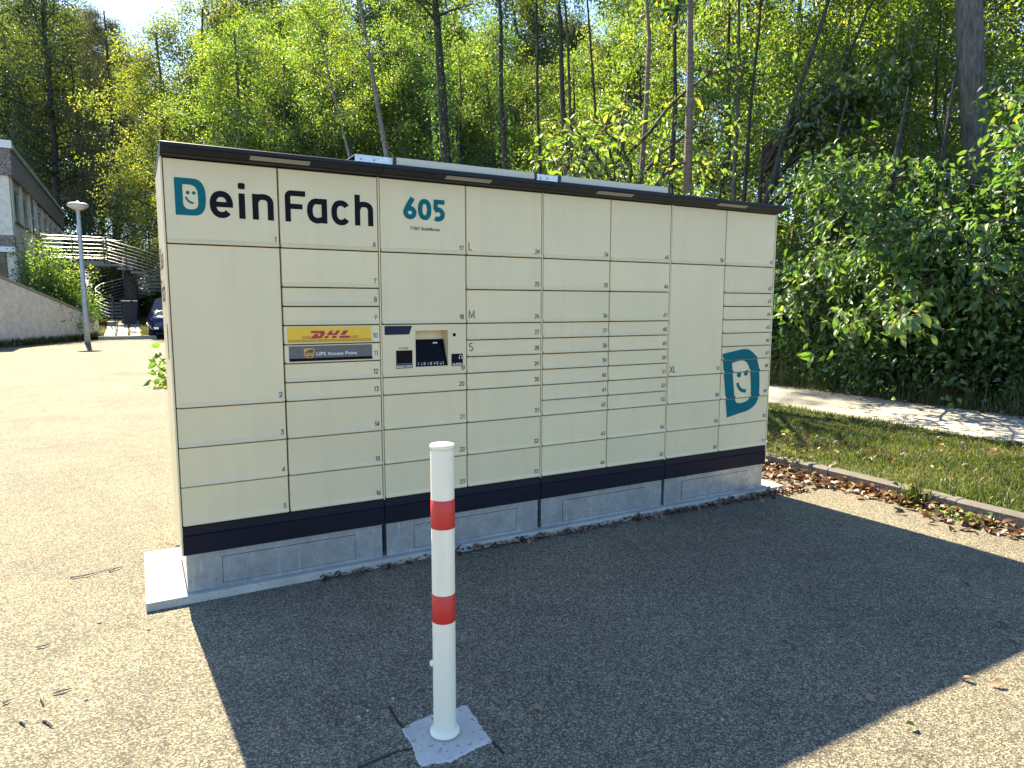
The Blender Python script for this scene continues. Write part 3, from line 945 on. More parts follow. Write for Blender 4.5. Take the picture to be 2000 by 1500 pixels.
def twig_leaves(rng, S, Dv, L, per, size, droop=0.5, spread=0.12, big=False, ratio=0.5, tint=(0, 1), tintbias=None):
    """S,Dv,L: twig starts, unit directions, lengths"""
    n = len(S); t = rng.uniform(0.05, 1.0, size=(n, per)) ** 0.8
    P = S[:, None, :] + Dv[:, None, :] * (t * L[:, None])[..., None]
    P = P + rng.normal(size=P.shape) * spread
    P[..., 2] -= (t ** 2) * (L[:, None] * droop * .35)
    D = unit(Dv[:, None, :] * .8 + rng.normal(size=P.shape) * .75 + np.array([0, 0, -droop]))
    P = P.reshape(-1, 3); D = D.reshape(-1, 3)
    sz = size * rng.uniform(.65, 1.2, size=len(P))
    V, F, k = leaf_arrays(rng, P, D, sz, ratio=ratio, big=big)
    tb = rng.uniform(tint[0], tint[1], size=n)[:, None] * .6 + rng.uniform(tint[0], tint[1], size=(n, per)) * .4
    return V, F, np.repeat(tb.reshape(-1), k)


def join_np(parts):
    V = []; F = []; T = []; o = 0
    for v, f, t in parts:
        V.append(v); F.append(f + o); T.append(t); o += len(v)
    return np.concatenate(V), np.concatenate(F), np.concatenate(T)


def tubes_np(tl):
    """list of (pts, radii, k) -> merged lists"""
    return merge([tube(p, r, k, cap=True) for p, r, k in tl])


def interp(poly, t):
    poly = np.asarray(poly); s = t * (len(poly) - 1); i = min(int(s), len(poly) - 2); return poly[i] + (poly[i + 1] - poly[i]) * (s - i)


def gen_tree(seed, trunk, r0, r1, crown0, crown_r, nlimb, ntwig, per, leaf, droop=.5, rise=.45, twig=.7, spread=.14, big=False, ratio=.5,
             tint=(0, 1), profile='oval', ivy=0, limbk=5):
    """trunk: polyline (local coords). returns wood mesh lists, leaf arrays"""
    rng = np.random.default_rng(seed); trunk = np.asarray(trunk, float); n = len(trunk)
    rad = [r0 + (r1 - r0) * (i / (n - 1)) ** .8 for i in range(n)]
    rad[0] *= 1.25
    tl = [(trunk, rad, 10)]
    TS = []; TD = []; TL = []
    ga = rng.uniform(0, 6.28)
    for i in range(nlimb):
        h = crown0 + (1 - crown0) * ((i + rng.uniform(0, .9)) / nlimb)
        h = min(h, .99); b = interp(trunk, h); q = (h - crown0) / (1 - crown0)
        pr = {'oval': math.sin(math.pi * min(1, .18 + .8 * q)) ** .7, 'cone': 1.0 - .85 * q, 'col': .8 + .2 * math.sin(6 * q)}[profile]
        ln = crown_r * pr * rng.uniform(.7, 1.15)
        ga += 2.4 + rng.normal() * .4
        el = rise * rng.uniform(.4, 1.5)
        d = np.array([math.cos(ga) * math.cos(el), math.sin(ga) * math.cos(el), math.sin(el)])
        k = 5; pts = [b]
        for s in range(1, k):
            d = unit(d + rng.normal(size=3) * .16 + np.array([0, 0, -.10 * droop]))
            pts.append(pts[-1] + d * ln / (k - 1))
        rl = max(.006, (r0 + (r1 - r0) * h) * .38)
        tl.append((pts, [rl * (1 - .8 * s / (k - 1)) for s in range(k)], limbk))
        for j in range(ntwig):
            t = rng.uniform(.25, 1.0); s_ = interp(pts, t)
            dd = unit(unit(pts[-1] - pts[0]) * .7 + rng.normal(size=3) * .65)
            TS.append(s_); TD.append(dd); TL.append(twig * rng.uniform(.5, 1.3))
    TS = np.array(TS); TD = np.array(TD); TL = np.array(TL)
    for i in range(0, len(TS), 2):
        tl.append(([TS[i], TS[i] + TD[i] * TL[i] * .5, TS[i] + TD[i] * TL[i] - np.array([0, 0, TL[i] * .15 * droop])], [.008, .006, .003], 3))
    lv = [twig_leaves(rng, TS, TD, TL, per, leaf, droop, spread, big, ratio, tint)]
    if ivy:
        t = rng.uniform(.0, .75, size=ivy); c = np.array([interp(trunk, x) for x in t]); a = rng.uniform(0, 6.28, ivy)
        rr = (r0 + .03) + rng.uniform(0, .06, ivy)
        out = np.stack([np.cos(a), np.sin(a), np.zeros(ivy)], 1)
        V, F, k = leaf_arrays(rng, c + out * rr[:, None], unit(out * .5 + np.array([0, 0, -.8]) + rng.normal(size=(ivy, 3)) * .3), rng.uniform(.06, .10, ivy), .8)
        lv.append((V, F, np.repeat(rng.uniform(0, .3, ivy), k)))
    return tubes_np(tl), join_np(lv)


def plant_tree(name, label, loc, wood, leaves, barkm, leafm, group=None, cat='tree', rz=0.0):
    t = thing(name, label, cat, loc, rz, group)
    V, F = wood
    obj('trunk', mesh('trunk', V, F, True), barkm, t)
    V, F, T = leaves
    obj('crown', np_mesh('crown', V, F, T), leafm, t)
    return t


def trunk_line(u0, v0, u1, v1, dep, zb=0.08, ztop=9.0, wob=.05, seed=0, n=9):
    """tree whose trunk passes the photo points (u0,v0) upper and (u1,v1) lower at depth dep"""
    a, b = at_d(u0, v0, dep), at_d(u1, v1, dep)
    d = (a - b) / (a[2] - b[2]); base = b + d * (zb - b[2])
    rng = np.random.default_rng(seed); P = []
    for i in range(n):
        z = (ztop - zb) * i / (n - 1); P.append(d * z + np.array([rng.normal() * wob, rng.normal() * wob, 0]) * (i > 0))
    return base, P


# ------------------------------------------------------------------ trees whose trunks show above the locker
YOUNG = [
    # u_top v_top u_bot v_bot depth r0 ztop bark leaf label
    (705, 0, 755, 310, 25, .105, 17.0, 'bark_pale', 'leaf_bright', 'pale barked slim tree leaning left behind the left roof bracket', dict(crown_r=2.4, crown0=.58)),
    (640, 130, 681, 300, 26, .085, 12.5, 'bark_pale', 'leaf_bright', 'pale barked crooked sapling beside the larger leaning pale tree', dict(crown_r=2.0, crown0=.62)),
    (848, 0, 872, 310, 21, .18, 16.0, 'bark_dark', 'leaf_bright', 'ivy covered tree trunk rising behind the first solar panel', dict(ivy=3200, crown_r=3.0, crown0=.62)),
    (975, 0, 990, 310, 19, .085, 14.5, 'bark_dark', 'leaf_bright', 'slim dark tree with ivy foot behind the first solar panel', dict(ivy=900, crown_r=2.2, crown0=.70)),
    (1050, 60, 1056, 330, 19, .057, 14.0, 'bark_dark', 'leaf_bright', 'thin dark sapling behind the right roof bracket', dict(crown_r=1.5, crown0=.70)),
    (1092, 40, 1106, 335, 18, .092, 14, 'bark_dark', 'leaf_bright', 'dark twin stem tree, its thicker stem, behind the second solar panel', dict(crown_r=2.0, crown0=.70)),
    (1106, 50, 1119, 335, 18.2, .055, 13.5, 'bark_grey', 'leaf_bright', 'thinner brown stem growing close against a thicker dark stem', dict(crown_r=1.4, crown0=.72)),
    (1150, 50, 1173, 335, 17.2, .045, 13, 'bark_dark', 'leaf_bright', 'thin sapling leaning left above the middle of the second solar panel', dict(crown_r=1.5, crown0=.70)),
    (1262, 0, 1264, 355, 10.2, .050, 8.6, 'bark_cherry', 'leaf_cherry', 'kinked brown cherry trunk with banded bark behind the second solar panel', dict(big=True, leaf=.13, crown_r=1.5, crown0=.74, per=12, nlimb=18, ntwig=9, wob=.07)),
    (1330, 0, 1309, 370, 15, .062, 11.5, 'bark_dark', 'leaf_bright', 'dark slim tree standing just left of the straight cherry trunk', dict(crown_r=1.8, crown0=.70)),
    (1348, 0, 1343, 380, 9.6, .066, 9.0, 'bark_cherry', 'leaf_cherry', 'straight brown cherry trunk with banded bark at the end of the solar panels', dict(big=True, leaf=.13, crown_r=1.5, crown0=.74, per=12, nlimb=20, ntwig=9, wob=.02)),
    (1440, 0, 1432, 385, 14, .045, 11.5, 'bark_grey', 'leaf_bright', 'upright grey sapling behind the fourth roof section', dict(crown_r=1.9, crown0=.70)),
    (1490, 0, 1449, 390, 13.8, .042, 11, 'bark_dark', 'leaf_bright', 'dark sapling leaning right, next to an upright grey one', dict(crown_r=1.7, crown0=.70)),
    (1618, 0, 1492, 390, 12, .055, 9.8, 'bark_dark', 'leaf_bright', 'dark tree leaning well to the right above the locker end', dict(crown_r=1.1, crown0=.80, leaf=.115, nlimb=14)),
    (1712, 0, 1500, 385, 12.3, .050, 9.0, 'bark_dark', 'leaf_bright', 'dark thin tree leaning furthest right above the locker end', dict(crown_r=1.1, crown0=.80, leaf=.115, nlimb=14)),
]
for i, (u0, v0, u1, v1, dep, r0, zt_, bk, lf, lab, kw) in enumerate(YOUNG):
    kw = dict(kw); wob = kw.pop('wob', .035)
    base, P = trunk_line(u0, v0, u1, v1, dep, .08, zt_, wob, i)
    a = dict(seed=100 + i, trunk=P, r0=r0 * 1.5, r1=r0 * .2, crown0=.3, crown_r=2.2, nlimb=26, ntwig=10, per=26, leaf=.10, droop=.45, rise=.5, twig=.7, spread=.12, tint=(.1, 1))
    a.update(kw); w_, l_ = gen_tree(**a)
    plant_tree('slim_tree', lab, tuple(base), w_, l_, bk, lf)

# big trunk at the right
base, P = trunk_line(1893, 0, 1912, 330, 10.6, .08, 13, .03, 77)
w_, l_ = gen_tree(seed=200, trunk=P, r0=.225, r1=.15, crown0=.62, crown_r=4.0, nlimb=24, ntwig=14, per=26, leaf=.12, droop=.5, rise=.35, twig=.9, spread=.16, tint=(0, .9))
plant_tree('large_tree', 'thick grey trunked tree with furrowed bark at the forest edge', tuple(base), w_, l_, 'bark_grey', 'leaf_cherry')

# ------------------------------------------------------------------ cherry trees whose low boughs reach over the path


def bough_tree(seed, base, targets, leaf, label, per=11, ntw=30, twig=.55, spread=.07, tint=(0, .9), big=True, leafm='leaf_cherry'):
    rng = np.random.default_rng(seed); base = np.array(base, float)
    top = np.array([rng.normal() * .3, rng.normal() * .3, 4.6])
    tl = [([np.zeros(3), top * .35 + rng.normal(size=3) * .08, top * .7 + rng.normal(size=3) * .1, top], [.10, .075, .045, .010], 8)]
    S = []; D = []; L = []
    for tg in targets:
        tg = np.array(tg, float) - base; h = min(.9, max(.15, tg[2] / 4.6 * .72)); s0 = interp([np.zeros(3), top * .35, top * .7, top], h)
        k = 7; pts = []
        for i in range(k):
            t = i / (k - 1); p = s0 + (tg - s0) * t; p[2] += math.sin(t * math.pi * .9) * .35 - .25 * t * t; p += rng.normal(size=3) * .05 * (i > 0); pts.append(p)
        ln = np.linalg.norm(pts[-1] - pts[0])
        tl.append((pts, [.034 * (1 - .85 * i / (k - 1)) for i in range(k)], 5))
        m = max(8, int(ntw * ln / 3.5)); ax = unit(pts[-1] - pts[0])
        for j in range(m):
            t = rng.uniform(.12, 1.0) ** .75; p = interp(pts, t)
            d = unit(ax * .6 + rng.normal(size=3) * np.array([.7, .7, .35]) + np.array([0, 0, -.12]))
            S.append(p); D.append(d); L.append(twig * rng.uniform(.5, 1.4))
    S = np.array(S); D = np.array(D); L = np.array(L)
    for i in range(len(S)):
        tl.append(([S[i], S[i] + D[i] * L[i] * .5, S[i] + D[i] * L[i] - np.array([0, 0, L[i] * .2])], [.007, .005, .0025], 3))
    lv = twig_leaves(rng, S, D, L, per, leaf, .85, spread, big, .46, tint)
    plant_tree('cherry_tree', label, tuple(base), tubes_np(tl), lv, 'bark_dark', leafm)


rb_ = np.random.default_rng(5)


def targets_from(regs):
    out = []
    for (u0, u1, v0, v1, d0, d1, n) in regs:
        for _ in range(n):
            p = at_d(rb_.uniform(u0, u1), rb_.uniform(v0, v1), rb_.uniform(d0, d1)); p[2] = max(p[2], .75); out.append(p)
    return out


bough_tree(301, (9.9, 4.3, .08), targets_from([(1540, 1760, 300, 520, 8.6, 11.0, 15), (1530, 1700, 480, 600, 9.6, 11.2, 9)]), .12, 'low cherry tree whose boughs hang beside the locker end over the path')
bough_tree(302, (10.1, 2.4, .08), targets_from([(1700, 2010, 330, 500, 8.2, 10.2, 17), (1690, 1900, 420, 600, 8.2, 9.8, 10)]), .12, 'spreading cherry tree with large drooping leaves below the thick trunk')
bough_tree(303, (10.6, .6, .08), targets_from([(1955, 2090, 120, 420, 7.6, 9.6, 12), (1850, 2080, 430, 620, 7.8, 9.6, 12)]), .12, 'dense cherry tree with long leaf sprays right of the thick trunk')
bough_tree(304, (10.4, 5.6, .08), targets_from([(1640, 1800, 120, 330, 10.5, 12.5, 12), (1660, 1820, 40, 250, 10.5, 12.5, 8)]), .12, 'tall cherry tree with layered boughs left of the thick trunk', tint=(.1, 1), leafm='leaf_bright')
bough_tree(305, (9.7, 3.2, .08), [tuple(at_d(1775, 600, 7.4)), tuple(at_d(1800, 560, 7.8)), tuple(at_d(1655, 640, 8.4))], .15, 'small cherry sapling with one pale drooping leaf spray over the path', per=10, ntw=14, twig=.35, tint=(.3, 1))
bough_tree(306, (6.6, 4.9, .08), targets_from([(1040, 1240, 200, 330, 8.2, 9.6, 8), (1390, 1500, 100, 330, 9.2, 10.5, 4)]), .11, 'low cherry on the verge with bright leaf sprays above the solar panels', per=9, ntw=18, tint=(.1, .95), leafm='leaf_bright')

# ------------------------------------------------------------------ filler trees of the wood (prototypes copied)
PROTO = []


def straight(h, wob, seed, n=8):
    r = np.random.default_rng(seed); return [np.array([r.normal() * wob * (i > 0), r.normal() * wob * (i > 0), h * i / (n - 1)]) for i in range(n)]


protos = [
    dict(seed=401, trunk=straight(11, .12, 1), r0=.12, r1=.03, crown0=.12, crown_r=2.7, nlimb=32, ntwig=12, per=30, leaf=.12, spread=.16, twig=.8),
    dict(seed=402, trunk=straight(13, .15, 2), r0=.15, r1=.04, crown0=.18, crown_r=3.1, nlimb=38, ntwig=13, per=48, leaf=.11, spread=.18, twig=.9),
    dict(seed=403, trunk=straight(9, .12, 3), r0=.09, r1=.02, crown0=.06, crown_r=2.3, nlimb=28, ntwig=11, per=26, leaf=.115, spread=.15, twig=.8),
    dict(seed=404, trunk=straight(16, .15, 4), r0=.20, r1=.05, crown0=.15, crown_r=3.8, nlimb=44, ntwig=14, per=44, leaf=.15, spread=.22, twig=1.1),
]
PM = []
for p_ in protos:
    w_, l_ = gen_tree(**p_)
    PM.append((mesh('trunk', *w_, True), np_mesh('crown', *l_)))


def filler(pi, loc, rz, s, barkm, leafm, label, group, name='forest_tree', sz=None):
    wm, lm = PM[pi]
    t = thing(name, label, 'tree', loc, rz, group); t.scale = (s, s, sz or s)
    a = obj('trunk', wm, None, t); b = obj('crown', lm, None, t)
    for o_, m_ in ((a, barkm), (b, leafm)):
        if not o_.data.materials: o_.data.materials.append(MATS['bark_grey'])
        o_.material_slots[0].link = 'OBJECT'; o_.material_slots[0].material = MATS[m_]
    return t


rf_ = random.Random(21)
LABB = 'leafy young tree with sunlit green crown in the wood behind the locker'
GRB = 'leafy trees of the wood'


def fill_px(u, dep, pi, s, leafm='leaf_bright', barkm='bark_grey', lab=LABB, grp=GRB, sz=None, v=400):
    p = at_d(u, v, dep); filler(pi, (p[0], p[1], .05), rf_.uniform(0, 6.28), s, barkm, leafm, lab, grp, sz=sz)


# wood beyond the yard end, seen over the left half of the locker
for u, dep, pi, s in ((470, 30, 1, 1.0), (520, 34, 1, 1.1), (560, 29, 0, 1.05), (600, 33, 1, 1.1), (640, 36, 1, 1.15), (750, 34, 1, 1.15), (840, 33, 1, 1.1), (690, 30, 0, 1.1), (790, 29, 1, .95), (900, 27, 0, 1.0), (950, 30, 1, 1.0)):
    fill_px(u, dep, pi, s)
LABF = 'tall shaded tree deep in the wood with only crown patches showing'
GRF = 'tall trees deep in the wood'
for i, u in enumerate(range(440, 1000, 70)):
    fill_px(u + rf_.uniform(-25, 25), 39 + rf_.uniform(-3, 5), 3, 1.12 + rf_.uniform(-.1, .15), 'leaf_shaded' if i % 3 else 'leaf_bright', 'bark_dark', LABF, GRF)
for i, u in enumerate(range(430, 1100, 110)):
    fill_px(u + rf_.uniform(-30, 30), 50 + rf_.uniform(-4, 6), 3, 1.5, 'leaf_shaded', 'bark_dark', LABF, GRF)
for u, dep, s in ((1545, 15.0, .85), (1640, 14.2, .88), (1735, 15.2, .9), (1830, 14.0, .85), (1975, 14.5, .95)):
    fill_px(u, dep, 2, s, lab='low young tree at the wood edge with yellow green leaves', grp='young trees at the wood edge')
# rows of the wood along the footpath, rising in steps away from it
ROWS = [(11.7, 3.4, 36, 4.4, 2, .74, .07, 'low young tree at the wood edge with yellow green leaves', 'young trees at the wood edge'),
        (15.0, 1.0, 40, 4.8, 0, .92, .08, LABB, GRB), (19.3, -3, 46, 4.4, 3, .88, .07, LABF, GRF), (26, -6, 56, 6.0, 3, 1.2, .1, LABF, GRF)]
for xr, ya, yb, st, pi, s, ds, lab, grp in ROWS:
    yy = ya
    while yy < yb:
        filler(pi, (xr + rf_.uniform(-.5, .7), yy + rf_.uniform(-.6, .6), .05), rf_.uniform(0, 6.28), s + rf_.uniform(-ds, ds), 'bark_dark', 'leaf_shaded' if xr > 16 and rf_.random() < .5 else 'leaf_bright', lab, grp); yy += st  # far rows mix in the darker leaves, painting shaded gaps between crowns

# ------------------------------------------------------------------ shrubs at the forest edge


def shrub_arrays(seed, h, r, n, per, leaf, big=False, tint=(0, .8)):
    rng = np.random.default_rng(seed); S = []; D = []; L = []; tl = []
    for i in range(n):
        a = rng.uniform(0, 6.28); e = rng.uniform(.15, 1.45); d = np.array([math.cos(a) * math.cos(e), math.sin(a) * math.cos(e), math.sin(e)])
        ln = rng.uniform(.5, 1.0); p1 = d * np.array([r, r, h]) * ln
        b0 = np.array([rng.normal() * .08, rng.normal() * .08, 0])
        tl.append(([b0, (b0 + p1) * .5 + np.array([0, 0, .08 * h]), p1], [.012, .008, .003], 3))
        for j in range(3):
            t = rng.uniform(.35, 1.0); S.append(b0 + (p1 - b0) * t); D.append(unit(d + rng.normal(size=3) * .7)); L.append(rng.uniform(.15, .4) * max(h, r) * .6)
    return tubes_np(tl), twig_leaves(rng, np.array(S), np.array(D), np.array(L), per, leaf, .4, .06 * max(h, r), big, .55, tint)


SH = []
for q in ((501, 2.4, 1.3, 120, 26, .095), (502, 1.6, 1.2, 100, 24, .085), (503, 3.2, 1.5, 140, 26, .105)):
    w_, l_ = shrub_arrays(*q); SH.append((mesh('stems', *w_, True), np_mesh('foliage', *l_)))


def shrub(i, loc, rz, s, leafm, label, group=None, name='shrub'):
    t = thing(name, label, 'shrub', loc, rz, group); t.scale = (s, s, s)
    for nm, me_, m_ in (('stems', SH[i][0], 'bark_dark'), ('foliage', SH[i][1], leafm)):
        o_ = obj(nm, me_, None, t)
        if not o_.data.materials: o_.data.materials.append(MATS['bark_dark'])
        o_.material_slots[0].link = 'OBJECT'; o_.material_slots[0].material = MATS[m_]
    return t


y_ = -4.0; i = 0
while y_ < 24:
    shrub(i % 3, (10.25 + rf_.uniform(-.15, .7), y_, .08), rf_.uniform(0, 6.28), rf_.uniform(.7, 1.0), 'leaf_cherry', 'dense understorey shrub lining the far edge of the footpath', 'shrubs along the footpath')
    shrub((i + 1) % 3, (12.0 + rf_.uniform(-.3, .6), y_ + .5, .08), rf_.uniform(0, 6.28), rf_.uniform(.9, 1.25), 'leaf_shaded', 'dense understorey shrub lining the far edge of the footpath', 'shrubs along the footpath')
    y_ += 1.15; i += 1
# ------------------------------------------------------------------ far side of the yard
sheet('lawn', [(-3.9, 27.0), (.42, 27.0), (.42, 33.2), (-3.9, 33.2)], [.10, .10, .62, .62], 'lawn')
sheet('bank', [(-40, 33.2), (.42, 33.2), (.42, 95), (-40, 95)], [.62, .62, .62, .62], 'lawn')
sheet('bank_slope', [(.42, 33.4), (9.2, 33.4), (9.2, 37), (.42, 37)], [.01, .01, .62, .62], 'lawn')
sheet('bank_top', [(.42, 37), (60, 37), (60, 95), (.42, 95)], [.62] * 4, 'soil')
ed = box('lawn_edging', -1.42, .55, 26.82, 26.99, -.02, .13, 'step_concrete', None, .01); tag(ed, 'low concrete edging in front of the small lawn by the ramp wall', 'edging')
gp = tag(bpy.data.objects.new('garden_path', None), kind='structure'); COL.objects.link(gp)
pav = mesh('paver', *boxv(0, .36, 0, .62, -.03, .035))
rp = random.Random(8)
for c in range(3):
    for r in range(8):
        o = obj('paver', pav, 'paver_concrete', gp); yy = 27.05 + r * .68
        o.location = (-1.22 + c * .43 + rp.uniform(-.02, .02), yy, .10 + (yy - 27) / 6.2 * .52); o.rotation_euler = (math.atan(.52 / 6.2), 0, rp.uniform(-.02, .02))

# ---- rendered ramp wall
A = at_z(0, 678, 0); Bw = at_z(195, 661, 0)
dv = (A - Bw)[:2]; LW = float(np.linalg.norm(dv)); dv = dv / LW; ang = math.atan2(dv[1], dv[0])
RW = thing('ramp_wall', 'rose beige rendered ramp wall sloping down beside the street lamp', 'wall', (Bw[0], Bw[1], 0), ang)
zA = at_y(0, 538, A[1])[2]; zB = at_y(195, 624, Bw[1])[2]
sl_ = (zA - zB) / LW; LX = LW + 5
obj('wall_face', prism([(0, -.05), (LX, -.05), (LX, zB + sl_ * LX), (0, zB)], -.26, 0.0, 'y'), 'ramp_render', RW)
zs = at_y(0, 617, A[1])[2]; s0 = LW * .36
obj('wall_plinth', prism([(s0, -.02), (LX, -.02), (LX, zs * (LX - s0) / (LW - s0))], 0.003, 0.028, 'y'), 'ramp_render', RW)
obj('coping', prism([(-.06, zB + .002), (LX, zB + sl_ * LX + .004), (LX, zB + sl_ * LX + .075), (-.06, zB + .07)], -.31, .045, 'y'), 'step_concrete', RW)
# make the visible face the one towards the yard
RW.scale = (1, 1, 1)

# ---- street lamp
ly = 24.6; lp = at_y(171, 668, ly); hz = at_y(152, 405, ly)
SLm = thing('street_lamp', 'grey street lamp with flat round head beside the ramp wall', 'street lamp', (lp[0], ly, 0))
H_ = hz[2]
v, f = lathe([(.095, 0), (.095, .9), (.085, 1.0), (.062, H_ - .08), (.05, H_)], 16); obj('pole', mesh('pole', v, f, True), 'lamp_pole', SLm)
v, f = lathe([(.07, H_ - .10), (.15, H_ - .075), (.31, H_ + .02), (.325, H_ + .05)], 24); hd = obj('lamp_head', mesh('lamp_head', v, f, True), 'lamp_white', SLm)
v, f = lathe([(.325, H_ + .05), (.325, H_ + .09), (.26, H_ + .14), (.07, H_ + .155)], 24); obj('lamp_cover', mesh('lamp_cover', v, f, True), 'lamp_pole', hd)
v, f = lathe([(.07, H_ + .155), (.06, H_ + .20), (.02, H_ + .215)], 16); obj('lamp_knob', mesh('lamp_knob', v, f, True), 'lamp_white', hd)

# ---- building
bx, by = -3.93, 28.0; BL = 22.0
BD = thing('school_building', 'two storey pale building with pebble concrete roof band and ribbon windows', 'building', (0, 0, 0))
zr, zf, zw, zg = 7.02, 6.06, 3.90, .3


def bbox(name, x0, x1, y0, y1, z0, z1, m, par=BD):
    return box(name, x0, x1, y0, y1, z0, z1, m, par)


bbox('end_wall', bx - 12, bx - .02, by, by + .25, zw, zf, 'pale_wall')
bbox('end_band', bx - 12, bx + .02, by - .03, by + .25, zw - .42, zw - .004, 'aggregate')
bbox('end_lintel', bx - 12, bx, by - .05, by + .25, zw - .62, zw - .424, 'white_metal')
bbox('lower_wall', bx - 12, bx - .35, by + .4, by + 1, zg, zw - .63, 'window_dark')
for i in range(26):
    bbox('blind_slat', bx - 3.2, bx - .62, by + .30, by + .36, zw - .64 - .075 * i - .06, zw - .64 - .075 * i, 'blind')
bbox('corner_pillar', bx - .3, bx - .01, by + .26, by + .7, zg, zw - .425, 'pale_wall')
bbox('roof_band', bx - 12, bx + .10, by - .12, by + BL, zf + .004, zr, 'aggregate')
bbox('roof_edge', bx - 12, bx + .16, by - .18, by + .10, zr + .003, zr + .28, 'white_metal')
bbox('roof_edge', bx - .2, bx + .16, by + .103, by + BL, zr + .003, zr + .20, 'roof_metal')
bbox('side_wall', bx - .25, bx, by + .253, by + BL, zg, zw + .52, 'pale_wall')
bbox('side_backing', bx - .5, bx - .14, by + .3, by + BL, zw + .4, zf, 'window_frame')
yy = by + .26; i = 0
while yy < by + BL - 1.2:
    pw = .50 if i else .35
    pc = bbox('pillar', bx - .30, bx + .025, yy, yy + pw, zw + .523, zf, 'pale_wall')
    y0 = yy + pw + .003; y1 = y0 + 1.95
    wn = bbox('window', bx - .13, bx - .07, y0, y1, zw + .60, zf - .02, 'window_frame')
    bbox('pane', bx - .065, bx - .055, y0 + .07, (y0 + y1) / 2 - .04, zw + .68, zf - .45, 'window_dark', wn)
    bbox('pane', bx - .065, bx - .055, (y0 + y1) / 2 + .04, y1 - .07, zw + .68, zf - .45, 'window_dark', wn)
    bbox('shutter_box', bx - .065, bx - .02, y0 + .02, y1 - .02, zf - .36, zf - .03, 'window_frame', wn)
    bbox('sill', bx - .2, bx + .06, y0, y1, zw + .524, zw + .565, 'kerb_concrete', wn)
    yy = y1 + .003; i += 1
dp = tube_obj('downpipe', [(bx + .06, by + 6.1, 6.0), (bx + .06, by + 6.1, 3.0)], .06, 'steel_rail', BD)

# ---- walkway and spiral stair
sy = 33.0
WK = thing('spiral_staircase', 'concrete spiral stair and footbridge with steel bar railings beside the building', 'staircase', (0, 0, 0))
zd = 3.30
box('footbridge_deck', -3.9, -1.05, sy + .05, sy + 1.55, zd - .22, zd, 'step_concrete', WK)


def railing(path, h=1.06, bars=7, post_every=3):
    path = [np.array(p, float) for p in path]
    for b in range(bars):
        off = h * (b + .6) / (bars - .4)
        top = b == bars - 1
        tube_obj('rail', [p + np.array([0, 0, off]) for p in path], .024 if top else .012, 'steel_rail', WK, 6)
    for i in range(0, len(path), post_every):
        tube_obj('railing_post', [path[i] + np.array([0, 0, -.12]), path[i] + np.array([0, 0, h])], .026, 'stone_dark', WK, 6)


railing([(-3.75 + .33 * i, sy, zd) for i in range(9)], 1.06, 7, 4)
railing([(-3.75 + .33 * i, sy + 1.6, zd) for i in range(11)], 1.06, 3, 4)
cxs, cys, Rs, zb_ = -.25, 34.1, 1.45, .62
NS = 17
for i in range(NS):
    a0 = math.radians(228 + 372 * i / NS); a1 = math.radians(228 + 372 * (i + 1.15) / NS); z = zd - .03 - (zd - zb_) * (i + .6) / NS
    po = [(cxs + .22 * math.cos(a0), cys + .22 * math.sin(a0)), (cxs + Rs * math.cos(a0), cys + Rs * math.sin(a0)), (cxs + Rs * math.cos((a0 + a1) / 2), cys + Rs * math.sin((a0 + a1) / 2)), (cxs + Rs * math.cos(a1), cys + Rs * math.sin(a1)), (cxs + .22 * math.cos(a1), cys + .22 * math.sin(a1))]
    obj('step', prism(po, z - .10, z, 'z'), 'step_concrete', WK)
hel = [(cxs + (Rs + .02) * math.cos(math.radians(228 + 372 * t / 30)), cys + (Rs + .02) * math.sin(math.radians(228 + 372 * t / 30)), zd - (zd - zb_) * t / 30) for t in range(31)]
railing(hel, 1.0, 7, 3)
v, f = lathe([(.30, .5), (.30, zd + .3), (.10, zd + .32)], 14); ob = obj('stair_column', mesh('stair_column', v, f, True), 'stone_dark', WK); ob.location = (cxs, cys, 0)

# ---- wheelie bin
BN = thing('wheelie_bin', 'dark blue wheelie bin standing before the spiral stair', 'bin', (-.36, 31.2, .44), .1)
obj('bin_body', mesh('bin_body', [(-.23, -.26, .06), (.23, -.26, .06), (.23, .26, .06), (-.23, .26, .06), (-.29, -.34, .98), (.29, -.34, .98), (.29, .34, .98), (-.29, .34, .98)], boxv(0, 1, 0, 1, 0, 1)[1]), 'bin_plastic', BN)
box('lid', -.32, .32, -.40, .37, .985, 1.06, 'bin_plastic', BN, .02)
for s in (-1, 1):
    v, f = tube([(s * .22, .27, .10), (s * .29, .27, .10)], .10, 14); obj('wheel', mesh('wheel', v, f), 'tyre', BN)

# ---- parked car (front towards the yard)
cx0 = at_y(291, 640, 26.9)[0] + .90
CR = thing('parked_car', 'dark blue car parked nose out beside the lawn, half hidden by the locker', 'car', (cx0, 26.55, 0))
secs = [  # y, half width, z low, z belt, z top, half width top
    (0.00, .62, .34, .62, .70, .52), (.10, .80, .24, .66, .82, .68), (.30, .88, .20, .70, .93, .76), (.75, .91, .20, .72, 1.00, .80), (1.25, .92, .20, .74, 1.06, .80), (1.45, .92, .20, .76, 1.12, .78),
    (2.10, .92, .20, .78, 1.58, .60), (2.9, .92, .20, .80, 1.66, .60), (3.7, .92, .20, .82, 1.60, .58), (4.25, .88, .24, .82, 1.15, .72), (4.4, .74, .34, .74, .95, .62)]
V = []; F = []
for (y, w, zl, zb, zt2, wt) in secs:
    V += [(-w * .93, y, zl), (-w, y, (zl + zb) / 2), (-w * .985, y, zb), (-wt, y, zt2 - .03), (-wt * .6, y, zt2), (wt * .6, y, zt2), (wt, y, zt2 - .03), (w * .985, y, zb), (w, y, (zl + zb) / 2), (w * .93, y, zl)]
K = 10
for i in range(len(secs) - 1):
    for j in range(K):
        j2 = (j + 1) % K; F.append((i * K + j, i * K + j2, (i + 1) * K + j2, (i + 1) * K + j))
